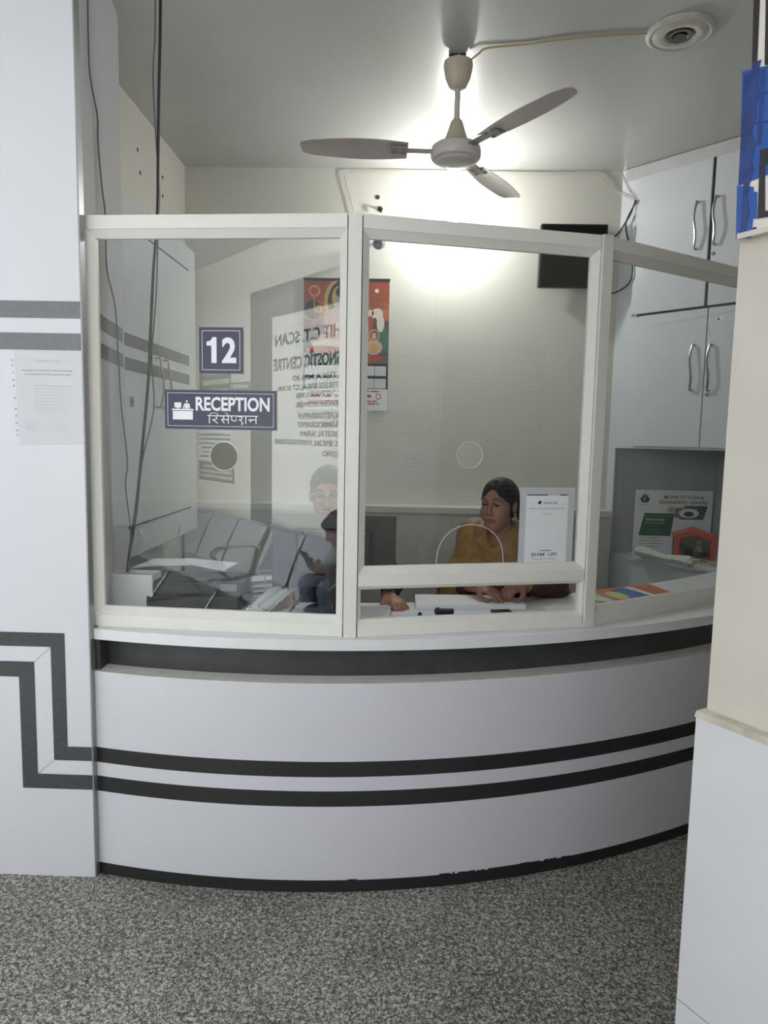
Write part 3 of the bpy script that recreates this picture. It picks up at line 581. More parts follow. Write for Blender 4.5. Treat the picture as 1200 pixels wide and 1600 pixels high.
# ================================================================ MONITOR
mo = thing('monitor', 'black computer monitor seen from behind, on the counter left of the middle post', 'monitor', (-.25, 2.56, ZT))
PMn = Plane((-.482, 2.60, 0), A(.998, .02, 0) / 1.0, (0, 0, 1)); w = .466
mb = MB(); PMn.rect(mb, 0, .925, w, 1.203, -.022, 0, .018); mb.build('screen_housing', blackp, mo, bevel=.004)
mb = MB(); PMn.rect(mb, .09, .975, w - .09, 1.15, -.004, 0, .022); mb.build('rear_bulge', blackp, mo, bevel=.01)
mb = MB(); PMn.rect(mb, .008, .935, w - .008, 1.195, -.0235, 0, .001); mb.build('screen', mat('screen_off', (8, 8, 10), .1), mo)
mb = MB(); PMn.rect(mb, w / 2 - .03, ZT + .01, w / 2 + .03, 1.02, 0, 0, .02); mb.build('stand_neck', blackp, mo, bevel=.004)
mb = MB(); mb.lathe([(.105, 0), (.108, .004), (.10, .012), (.03, .018)], (-.245, 2.54, ZT), 36); mb.build('stand_base', mat('glossy_black', (26, 26, 28), .2), mo, smooth=True)
# ================================================================ LEFT BAY OF THE COUNTER
p = atz(205, 955, ZT)
bx = thing('white_carton', 'small open white carton at the far left corner behind the glass', 'box', p)
PBx = Plane(atz(163, 957, ZT) + A(0, .06, 0), (1, -.02, 0), (0, 0, 1)); q = uv(PBx, 238, 903)
mb = MB(); PBx.rect(mb, -.04, 0, q[0], q[1] + .01, -.003, 0, .003); PBx.rect(mb, q[0] - .003, 0, q[0], q[1] + .01, -.09, 0, .09); PBx.rect(mb, -.04, 0, q[0], q[1] + .01, -.09, 0, .003); PBx.rect(mb, -.04, 0, -.037, q[1] + .01, -.09, 0, .09); mb.build('walls', mat('carton_white', (224, 224, 226), .6), bx)
plate('blank_sheet', [(165, 958), (255, 957), (296, 941), (168, 934)], ZT, .002, wht, 'blank white sheet lying on the counter beside the white carton', 'paper')
pt = thing('office_printer', 'low black printer on the counter behind the left pane with white sheets on top', 'printer', (-.78, 2.62, ZT))
a = A(-.93, 2.50, ZT)
mb = MB().box(0, .355, 0, .20, 0, .105, 0, a, A(1, 0, 0), A(0, 1, 0), A(0, 0, 1)); mb.build('body', blackp, pt, bevel=.008)
mb = MB().box(.01, .345, -.012, .0, .012, .05, 0, a, A(1, 0, 0), A(0, 1, 0), A(0, 0, 1)); mb.build('paper_tray', mat('dark_grey_plastic', (46, 48, 52), .35), pt, bevel=.003)
mb = MB().box(.03, .26, -.006, .0, .062, .095, 0, a, A(1, 0, 0), A(0, 1, 0), A(0, 0, 1)); mb.build('output_slot', mat('dark_grey_plastic'), pt)
mb = MB().box(.28, .34, -.004, .0, .075, .10, 0, a, A(1, 0, 0), A(0, 1, 0), A(0, 0, 1)); mb.build('control_panel', mat('grey_plastic', (110, 112, 116), .4), pt)
mb = MB(); zt = ZT + .107
ps = [atz(x, y, zt + dz) for x, y, dz in ((205, 888, .0), (240, 874, .02), (300, 873, .024), (372, 880, .01), (350, 893, .004), (300, 883, .014), (240, 884, .012))]
mb.slab([p_ for p_ in (ps[0], ps[6], ps[5], ps[4], ps[3], ps[2], ps[1])], A(0, 0, 1), .002)
tag(mb.build('loose_paper', wht), 'wide loose white sheet drooping over the top of the black printer', 'paper')
tr = thing('wire_tray', 'small wire tray with papers beside the printer behind the left pane', 'tray', (-.52, 2.62, ZT))
mb = MB(); c0 = A(-.56, 2.60, ZT + .0225)
for z in (0, .045, .09):
    mb.tube([c0 + A(*d_, z) for d_ in ((0, 0), (.10, .02), (.11, .12), (.01, .10), (0, 0))], .0022, 5)
for d_ in ((0, 0), (.10, .02), (.11, .12), (.01, .10), (.05, .01), (.105, .07)): mb.tube([c0 + A(*d_, -.02), c0 + A(*d_, .09)], .0022, 5)
mb.build('wire_frame', steel, tr); mb = MB()
for k in range(4): mb.box(.005, .10, .02, .10, .003 + .02 * k, .006 + .02 * k, 0, c0, A(math.cos(.1 * k), math.sin(.1 * k), .05), A(-math.sin(.1 * k), math.cos(.1 * k), 0), A(0, 0, 1))
mb.build('papers', wht, tr)
pk = thing('paper_packet', 'rolled white papers in a clear plastic sleeve on the counter left of the monitor', 'papers', atz(410, 955, ZT))
mb = MB(); c0 = atz(398, 958, ZT + .02); c1 = atz(436, 932, ZT + .03)
for k, (dx, dz, r) in enumerate(((-.02, 0, .018), (.015, .005, .016), (0, .022, .012))): mb.tube([c0 + A(dx, 0, dz), c1 + A(dx * 1.6, 0, dz + .01)], [r, r * 1.1], 12)
mb.build('rolled_sheets', wht, pk, smooth=True)
mb = MB(); mb.slab([c0 + A(-.075, -.01, -.012), c0 + A(.03, -.012, -.012), c1 + A(.06, 0, .03), c1 + A(-.03, 0, .01)], A(0, -.3, 1), .002); mb.build('plastic_sleeve', mat('milky_plastic'), pk)
p0 = atz(449, 962, ZT + .003); mb = MB(); mb.tube([p0, p0 + A(.055, .09, .075)], [.0035, .005], 8); tag(mb.build('black_stylus', blackp, smooth=True), 'black pen tilted up from the counter just left of the monitor base', 'pen')
mb = MB().box(-.98, -.55, 2.56, 2.95, .0, .80); tag(mb.build('drawer_unit', mat('dark_drawer', (70, 72, 76), .4), bevel=.003), 'dark low drawer unit under the left end of the reception counter', 'cabinet')
C.objects[-1]
# ================================================================ BACK WALL THINGS
cl = thing('wall_calendar', 'colourful devotional wall calendar hanging on the back wall behind the first post', 'calendar', (-.35, 4.29, 1.65))
c00 = atY(474, 640, 4.29); c11 = atY(609, 437, 4.29); PK = Plane((c00[0], 4.288, c00[2]), (1, 0, 0), (0, 0, 1)); w, h = c11[0] - c00[0], c11[2] - c00[2]
mb = MB(); PK.rect(mb, 0, 0, w, h, 0, 0, .002); mb.build('sheet', wht, cl)
mb = MB(); PK.rect(mb, -.003, h - .012, w + .003, h + .003, .002, 0, .004); mb.build('hanging_strip', blackp, cl)
def grad():
    m = bpy.data.materials.new('sunset_print'); m.use_nodes = True; N = m.node_tree.nodes; L = m.node_tree.links; b = N['Principled BSDF']; b.inputs['Roughness'].default_value = .35
    g = N.new('ShaderNodeTexCoord'); s = N.new('ShaderNodeSeparateXYZ'); L.new(g.outputs['Object'], s.inputs[0]); mr = N.new('ShaderNodeMapRange'); mr.inputs[1].default_value = c00[2] + .28 * h; mr.inputs[2].default_value = c00[2] + h
    nz = N.new('ShaderNodeTexNoise'); nz.inputs['Scale'].default_value = 14; nz.inputs['Detail'].default_value = 5; mp = N.new('ShaderNodeMapping'); mp.inputs['Scale'].default_value = (.5, 1, 2.2); L.new(g.outputs['Object'], mp.inputs[0]); L.new(mp.outputs[0], nz.inputs[0])
    ad = N.new('ShaderNodeMath'); ad.operation = 'MULTIPLY_ADD'; L.new(s.outputs[2], mr.inputs[0]); L.new(nz.outputs['Fac'], ad.inputs[0]); ad.inputs[1].default_value = .5; L.new(mr.outputs[0], ad.inputs[2])
    rp = N.new('ShaderNodeValToRGB'); e_ = rp.color_ramp.elements; e_[0].position = .2; e_[0].color = lin((150, 60, 30)) + (1,); e_[1].position = 1.25 if False else 1; e_[1].color = lin((150, 66, 44)) + (1,)
    for p_, c_ in ((.32, (160, 74, 44)), (.40, (44, 88, 78)), (.55, (54, 78, 78)), (.66, (64, 58, 66)), (.80, (92, 58, 56)), (.90, (186, 112, 66))): x = e_.new(p_); x.color = lin(c_) + (1,)
    L.new(ad.outputs[0], rp.inputs[0]); L.new(rp.outputs[0], b.inputs['Base Color']); return m
mb = MB(); PK.rect(mb, 0, .345 * h, w, h - .012, .0024, 0)
cols = [grad(), mat('print_blue_skin', (142, 140, 172), .4), mat('print_gold', (196, 156, 78), .4), mat('print_dark', (42, 32, 36), .4), mat('print_pink', (204, 168, 160), .4), mat('print_white', (222, 210, 196), .4), mat('print_red', (176, 62, 40), .4), mat('print_green', (36, 108, 92), .4)]
def K(x, y): return ((x - 88) / 905 * w, h - (y - 95) / 1395 * h)
def kb(x, y, rx_, ry_, m, z=.003): c = K(x, y); PK.disc(mb, c[0], c[1], rx_ / 905 * w, ry_ / 1395 * h, z, m)
kb(180, 420, 90, 100, 3, .0026); kb(540, 330, 240, 270, 2, .0027); kb(540, 330, 200, 235, 3, .0028); kb(460, 290, 75, 120, 2, .003)
kb(530, 560, 240, 190, 4, .0032); kb(600, 620, 180, 130, 5, .0034); kb(500, 330, 70, 95, 1, .0036); kb(500, 235, 78, 60, 3, .0038); kb(490, 200, 40, 60, 3, .0038)
for x in (478, 522): kb(x, 318, 10, 5, 3, .004)
kb(500, 372, 16, 5, 6, .004); kb(200, 225, 60, 60, 2, .003); kb(200, 225, 42, 42, 6, .0032); kb(245, 415, 42, 42, 2, .0034); kb(245, 415, 16, 16, 3, .0036)
PK.stroke(mb, [K(195, 240), K(205, 620)], .006, .0031, 2); kb(330, 480, 30, 60, 4, .0037); kb(420, 760, 260, 90, 4, .0036); kb(380, 790, 200, 60, 5, .0037); kb(300, 840, 200, 40, 6, .0038)
kb(870, 460, 60, 62, 5, .0036); kb(905, 560, 40, 90, 5, .0035); kb(795, 450, 35, 35, 5, .0036); kb(845, 515, 12, 18, 3, .0038); kb(760, 560, 60, 160, 6, .003); kb(730, 480, 60, 130, 2, .0029)
kb(860, 215, 22, 22, 5, .003); kb(835, 690, 62, 70, 2, .0038); kb(838, 685, 42, 50, 3, .004); kb(838, 690, 28, 38, 4, .0042); kb(835, 810, 95, 80, 4, .0039); kb(835, 820, 45, 60, 2, .0041); kb(940, 700, 50, 120, 7, .0028); kb(830, 920, 140, 30, 6, .0036)
for x in (828, 848): kb(x, 684, 5, 3, 3, .0044)
mb.build('picture', cols, cl)
mb = MB(); random.seed(9)
g0 = K(88, 1255)[1]; g1 = K(88, 985)[1]
PK.rect(mb, 0, g0, w, g1, .0025, 0)
for r in range(2):
    for c_ in range(7):
        a = .008 + c_ * (w - .016) / 7; b = a + (w - .016) / 7 - .004; vt = g1 - .014 - r * (g1 - g0) / 2; vb = vt - (g1 - g0) / 2 + .018
        PK.rect(mb, a, vb, b, vt, .0028, 1)
        for k in range(1, 6): u = a + (b - a) * k / 6; PK.rect(mb, u - .0004, vb, u + .0004, vt, .003, 2)
        for k in range(1, 7): v = vb + (vt - vb) * k / 7; PK.rect(mb, a + .002, v - .0022, b - .002, v - .0010, .003, 2)
PK.lines(mb, .03, w - .04, K(0, 1262)[1], K(0, 1300)[1], 1, .008, .0026, 3, word=.04, ragged=0); PK.lines(mb, .04, w - .09, K(0, 1310)[1], K(0, 1355)[1], 1, .016, .0026, 3, word=.05, ragged=0, gap=.4)
PK.lines(mb, .03, w - .04, K(0, 1375)[1], K(0, 1430)[1], 2, .008, .0026, 3, word=.06, ragged=.1, gap=.1); PK.disc(mb, w - .055, K(0, 1335)[1], .016, .018, .0026, 3); PK.disc(mb, w - .055, K(0, 1335)[1], .011, .013, .0027, 1)
mb.build('date_grid', [mat('calendar_black', (34, 34, 40), .5), wht, greyink, mat('calendar_red', (176, 60, 92), .6)], cl)
# television
a = atY(838, 452, 4.25); b = atY(948, 356, 4.25)
tv = thing('television', 'small black flat box screen mounted high on the back wall at right', 'television', (a[0], 4.25, a[2]))
mb = MB(); Pt = Plane((a[0], 4.20, a[2]), A(1, 0, 0), A(0, -.06, .998)); w, h = b[0] - a[0] - .01, b[2] - a[2] - .0
Pt.rect(mb, 0, 0, w, h, -.045, 0, .05); mb.build('housing', mat('tv_black', (26, 27, 31), .3), tv, bevel=.008)
mb = MB(); Pt.rect(mb, .012, .018, w - .012, h - .012, .0052, 0, .001); mb.build('screen', mat('tv_screen', (20, 21, 26), .12), tv)
mb = MB(); Pt.rect(mb, w * .35, h * .3, w * .65, h * .8, -.075, 0, .035); mb.build('wall_bracket', blackp, tv)
# camera
p = atY(592, 381, 4.18)
sc = thing('security_camera', 'small dark security camera fixed to the back wall near the first post', 'security camera', p + A(0, .1, 0))
mb = MB(); mb.lathe([(.024, -.035), (.030, -.03), (.032, .0), (.028, .05)], p, 20, ax=A(.15, .95, .25)); mb.build('housing', mat('grey_camera', (84, 84, 88), .35), sc, smooth=True, bevel=.0)
mb = MB(); mb.lathe([(.016, 0), (.016, .003)], p + A(.15, .95, .25) / 1 * -.040, 16, ax=A(.15, .95, .25)); mb.build('lens', mat('lens_black', (8, 8, 10), .08), sc)
mb = MB(); mb.tube([p + A(0, .04, .02), p + A(0, .112, .04)], .008, 8); mb.lathe([(.022, 0), (.022, .006)], p + A(0, .112, .04), 16, ax=(0, 1, 0)); mb.build('bracket', mat('grey_camera'), sc)
# holes
for (x, y, r, lab) in ((590, 308, .013, 'round dark drill hole high on the back wall above the glass'), ):
    p = atY(x, y, 4.298); mb = MB(); mb.lathe([(r, 0), (r * .9, .002)], p, 14, ax=(0, -1, 0)); tag(mb.build('wall_plug', edge_m), lab, 'hole')
p = atY(594, 326, 4.29); mb = MB(); mb.tube([p, p + A(0, -.03, .0), p + A(.006, -.03, -.03)], .006, 8); mb.lathe([(.016, 0), (.012, .01)], p + A(0, .009, 0), 12, ax=(0, -1, 0)); tag(mb.build('wall_hook', blackp, smooth=True), 'dark screw hook in the back wall below the round drill hole', 'hook')
for k, (x, y) in enumerate(((215, 234), (219, 270), (254, 277), (254, 306))):
    p = atpl(x, y, (-1.3165, 3, 2), (1, 0, 0)); mb = MB(); mb.lathe([(.010, 0), (.008, .002)], p, 10, ax=(1, 0, 0))
    tag(mb.build('screw_hole', edge_m), ['highest dark screw hole in the upper left wall', 'second screw hole, just below the highest one on the upper left wall', 'upper of the two screw holes right of the black hanging cable', 'lower of the two screw holes right of the black hanging cable'][k], 'screw hole', 'screw holes in the left wall')
# wall bulb
p = atY(708, 345, 4.14); BULB = p
lb = thing('wall_lamp', 'glowing white bulb in a holder on the back wall just above the glass frame', 'lamp', p + A(0, .08, 0))
mb = MB(); mb.ball(p, (.034, .034, .038)); mb.build('bulb', mat('lamp_glow', (255, 255, 255), .5, emit=14), lb, smooth=True)
mb = MB(); mb.tube([p + A(0, .025, 0), p + A(0, .06, 0)], [.022, .024], 14); mb.lathe([(.045, 0), (.045, .012), (.03, .02)], p + A(0, .155, 0), 20, ax=(0, -1, 0)); mb.tube([p + A(0, .06, 0), p + A(0, .15, 0)], .015, 10); mb.build('holder', frame_m, lb, smooth=True)
pl_ = bpy.data.lights.new('bulb_light', 'POINT'); pl_.energy = 23; pl_.color = (1, .985, .96); pl_.shadow_soft_size = .035; o = bpy.data.objects.new('bulb_light', pl_); C.objects.link(o); o.location = tuple(p + A(0, -.045, 0))
# ================================================================ CABLES
def cable(name, pts, r, m, label, cat='cable', group=None):
    P_ = [np.array(q, float) for q in pts]; out = []
    for i in range(len(P_) - 1):
        p0 = P_[max(i - 1, 0)]; p1 = P_[i]; p2 = P_[i + 1]; p3 = P_[min(i + 2, len(P_) - 1)]
        for k in range(5):
            t = k / 5; out.append(.5 * ((2 * p1) + (-p0 + p2) * t + (2 * p0 - 5 * p1 + 4 * p2 - p3) * t * t + (-p0 + 3 * p1 - 3 * p2 + p3) * t ** 3))
    out.append(P_[-1]); mb = MB().tube(out, r, 7); return tag(mb.build(name, m, smooth=True), label, cat, group)
ck = mat('black_cable', (36, 36, 42), .45); gc = mat('grey_cable', (96, 98, 104), .5); wc = mat('white_cable', (196, 192, 178), .5); yc = mat('cream_cable', (176, 160, 120), .5)
cable('hanging_cable', [atz(251, -22, 3.05), atY(250, 60, 2.6), atY(248, 160, 2.6), atY(247, 250, 2.6), atY(246, 335, 2.6), atY(240, 420, 2.6), atY(236, 500, 2.6), atY(232, 590, 2.6), atY(224, 680, 2.6), atY(214, 780, 2.6), atY(204, 850, 2.6), atY(199, 893, 2.55)], .0055, ck, 'thick black cable hanging from the ceiling down behind the left pane')
cable('hanging_cable', [atz(243, -20, 3.05), atY(242, 60, 2.62), atY(239, 120, 2.62), atY(244, 220, 2.62), atY(249, 300, 2.62), atY(247, 360, 2.62), atY(244, 460, 2.62), atY(237, 560, 2.62), atY(240, 640, 2.62), atY(222, 720, 2.62), atY(214, 800, 2.62), atY(204, 860, 2.62)], .0028, gc, 'thin grey cable twined beside the thick black hanging cable')
RN = PRt.n if PRt.n[0] > 0 else -PRt.n
qr = lambda x, y: atpl(x, y, PRt.o + RN * .008, RN)
cable('hanging_cable', [qr(136, -60), qr(137, 0), qr(138, 60), qr(141, 120), qr(152, 180), qr(153, 220), qr(159, 290), qr(165, 340), qr(167, 420), qr(180, 480), qr(185, 560), qr(190, 640), atY(199, 720, 2.65), atY(196, 760, 2.65), atY(204, 830, 2.6), atY(201, 890, 2.55)], .0028, gc, 'thin wavy grey cable hanging nearest the striped wall end')
B3 = lambda x, y: atY(x, y, 4.285)
cable('wall_wire', [B3(556, 345), B3(548, 310), B3(541, 285), B3(545, 268), B3(610, 268), B3(700, 270), B3(800, 272), B3(870, 272), B3(922, 269), B3(945, 286), B3(965, 300), atpl(993, 313, PC.o + PC.n * .03, PC.n)], .0035, wc, 'thin white wire clipped along the top of the back wall')
q = lambda x, y, w=.03: atpl(x, y, PC.o + PC.n * w, PC.n)
cable('cupboard_cable', [q(993, 313), q(985, 335), q(976, 350), B3(968, 362), B3(958, 372)], .004, ck, 'short black cable running from the cupboard corner down to the wall screen')
cable('cupboard_cable', [q(995, 313), q(980, 342), q(978, 358), q(984, 385), q(988, 415), q(984, 440), B3(966, 455), B3(945, 461)], .0045, ck, 'black cable looping below the wall screen beside the corner cupboard')
cable('cupboard_cable', [q(971, 272, .01), q(983, 298, .01), q(993, 312, .02), q(994, 335, .01), q(992, 370, .01)], .0025, wc, 'thin white wire dropping from the ceiling at the corner cupboard')
cable('ceiling_wire', [atz(733, 96, 3.03), atz(748, 84, 3.035), atz(762, 75, 3.042), atz(820, 69, 3.044), atz(880, 61, 3.044), atz(950, 55, 3.044), atz(1022, 51, 3.044)], .004, yc, 'cream wire running across the ceiling from the fan to the round fitting')
# round ceiling fitting
p = atz(1063, 49, 3.05)
rf = thing('ceiling_fitting', 'round white recessed light fitting in the ceiling at upper right', 'ceiling light', p)
mb = MB(); mb.lathe([(.125, 0), (.125, -.008), (.112, -.016), (.100, -.012), (.085, -.020), (.060, -.018), (.052, -.012), (.048, -.004)], p, 40); mb.build('ring', mat('dirty_white_plastic', (206, 204, 194), .45, noise=.12, scale=25), rf, smooth=True)
mb = MB(); mb.lathe([(.047, -.004), (.047, -.020), (.030, -.018), (.026, -.012)], p, 24); mb.build('socket', mat('dirty_metal', (110, 106, 98), .35, .6), rf, smooth=True)
mb = MB(); mb.lathe([(.025, -.006), (.025, -.021)], p, 20); mb.build('hole', mat('lens_black'), rf)
# ================================================================ CEILING FAN
fc = A(.193, 3.06, 0)
fan = thing('ceiling_fan', 'three-bladed pinkish white ceiling fan hanging above the reception counter', 'ceiling fan', (.193, 3.06, 3.05))
fm = mat('fan_enamel', (205, 196, 192), .35, noise=.04); fm2 = mat('fan_enamel_aged', (196, 186, 168), .45, noise=.1, scale=30)
mb = MB(); mb.lathe([(.030, 3.035), (.058, 3.02), (.060, 3.005), (.052, 2.96), (.036, 2.925), (.020, 2.915)], fc, 28); mb.build('canopy', fm2, fan, smooth=True)
mb = MB(); mb.tube([fc + A(0, 0, 3.05), fc + A(0, 0, 2.76)], .0125, 12); mb.build('down_rod', fm, fan, smooth=True)
mb = MB(); mb.tube([fc + A(-.03, 0, 3.04), fc + A(-.03, 0, 3.05)], .01, 8); mb.tube([fc + A(-.035, 0, 3.036), fc + A(.035, 0, 3.036)], .006, 8); mb.box(-.03, .03, -.012, .012, 3.03, 3.05, 0, fc, A(1, 0, 0), A(0, 1, 0), A(0, 0, 1)); mb.build('hook', mat('dark_metal', (60, 58, 56), .5, .6), fan)
mb = MB(); mb.lathe([(.016, 2.80), (.024, 2.79), (.032, 2.765), (.042, 2.735), (.052, 2.715), (.055, 2.705)], fc, 28); mb.build('lower_canopy', fm2, fan, smooth=True)
mb = MB(); mb.lathe([(.05, 2.712), (.052, 2.700), (.088, 2.697), (.100, 2.688), (.104, 2.670), (.103, 2.650), (.096, 2.640), (.082, 2.637), (.080, 2.633), (.070, 2.625), (.03, 2.621), (.001, 2.620)], fc, 40); mb.build('motor_housing', fm, fan, smooth=True)
bl_m = mat('fan_blade', (196, 186, 184), .4)
for th in (184, 303, 60):
    a = math.radians(th); ex = A(math.cos(a), math.sin(a), 0); ey = A(-math.sin(a), math.cos(a), 0)
    mb = MB(); n = 14
    prof = []
    for k in range(n):
        t = k / (n - 1); r = .20 + t * .43; wd = .052 + .018 * math.sin(math.pi * min(1, t * 1.1)) + (.004 * t)
        if k == n - 1: wd *= .72
        tw = math.radians(12 - 4 * t); cam_ = .006
        row = []
        for s in (-1, -.5, 0, .5, 1):
            row.append(fc + ex * (r + (.012 * (1 - s * s) if k == n - 1 else 0)) + ey * (s * wd * math.cos(tw)) + A(0, 0, 2.672 + s * wd * math.sin(tw) + cam_ * (1 - s * s)))
        prof.append(row)
    V = [p for r in prof for p in r] + [p - A(0, 0, .003) for r in prof for p in r]; Fc = []
    for k in range(n - 1):
        for s in range(4): i0 = k * 5 + s; Fc += [(i0, i0 + 1, i0 + 6, i0 + 5), (n * 5 + i0, n * 5 + i0 + 5, n * 5 + i0 + 6, n * 5 + i0 + 1)]
    for k in range(n - 1):
        for s in (0, 4): i0 = k * 5 + s; Fc.append((i0, i0 + 5, n * 5 + i0 + 5, n * 5 + i0))
    for k in (0, n - 1):
        for s in range(4): i0 = k * 5 + s; Fc.append((i0, i0 + 1, n * 5 + i0 + 1, n * 5 + i0))
    mb.add(V, Fc); bl = mb.build('blade', bl_m, fan, smooth=True)
    mb = MB(); mb.box(.09, .27, -.018, .018, 2.668, 2.673, 0, fc, ex, ey, A(0, 0, 1)); mb.box(.20, .27, -.034, .034, 2.667, 2.672, 0, fc, ex, ey, A(0, 0, 1))
    for dx in (.215, .255):
        for dy in (-.02, .02): mb.lathe([(.005, 0), (.005, -.004)], fc + ex * dx + ey * dy + A(0, 0, 2.667), 8)
    mb.build('blade_bracket', mat('bracket_grey', (150, 146, 142), .4, .3), fan)
# ================================================================ BANNER ON THE RIGHT PILLAR
z0 = 1.888
bn = thing('vinyl_banner', 'blue and white printed vinyl banner wrapped on the upper right pillar corner', 'banner', (A0[0], A0[1], z0))
PN = Plane((A0[0] - .006, A0[1] - .018, 0), (dA[0], dA[1], 0), (0, 0, 1))
bb = mat('banner_blue', (40, 88, 168), .3, noise=.12, scale=12); bw = mat('banner_white', (236, 228, 214), .45, noise=.03); bk_ = mat('banner_black', (44, 40, 44), .4); bdk = mat('banner_deep_blue', (40, 66, 128), .25, noise=.2, scale=18)
def bu(x, y): q = atpl(x, y, PN.o, PN.n) - PN.o; return (float(q @ PN.ex), float(q @ PN.ez))
mb = MB(); PN.rect(mb, -.002, z0, 1.2, 3.0, -.006, 0, .006); mb.build('panel', bw, bn)
mb = MB()
def bpol(pts, m, w): PN.poly(mb, [bu(*p) for p in pts], w, m)
bpol([(1160, 112), (1230, 95), (1230, 262), (1156, 290)], 0, .0008); bpol([(1152, 290), (1178, 292), (1180, 318), (1174, 372), (1150, 374)], 0, .0009)
bpol([(1178, 300), (1184, 300), (1183, 342), (1175, 342)], 0, .0010)
bpol([(1178, 0), (1188, 0), (1183, 112), (1175, 112)], 1, .0010); bpol([(1197, -10), (1230, -10), (1230, 100), (1195, 102)], 1, .0010)
bpol([(1163, 118), (1176, 112), (1172, 285), (1154, 290)], 2, .0011); bpol([(1190, 110), (1196, 108), (1190, 225), (1183, 228)], 2, .0012)
bpol([(1188, 235), (1230, 222), (1230, 250), (1196, 258), (1196, 330), (1230, 322), (1230, 334), (1184, 342)], 1, .0013)
bpol([(1166, 160), (1230, 128), (1230, 131), (1166, 163)], 2, .0014); bpol([(1166, 194), (1230, 184), (1230, 186), (1166, 197)], 2, .0014)
c = bu(1179, 360); PN.disc(mb, c[0], c[1], .005, .006, .0012, 1)
mb.build('print', [bb, bk_, bdk], bn)
mb = MB(); random.seed(8); zz = z0 + .002; pv = None
while zz < 2.20:
    cw_ = (PN.P(-.0045 + random.uniform(-.002, .001), zz, -.004), PN.P(-.003, zz, .0012 + random.uniform(0, .0015)), PN.P(.010 + random.uniform(-.004, .006), zz, .0016))
    if pv: mb.add([*pv, *cw_], [(0, 1, 4, 3), (1, 2, 5, 4)])
    pv = cw_; zz += .016
mb.build('wrinkled_edge', bdk, bn)
mb = MB(); PN.rect(mb, -.006, z0 - .006, 1.2, z0 + .004, -.006, 0, .012); mb.build('bottom_batten', mat('batten', (220, 212, 196), .6), bn)
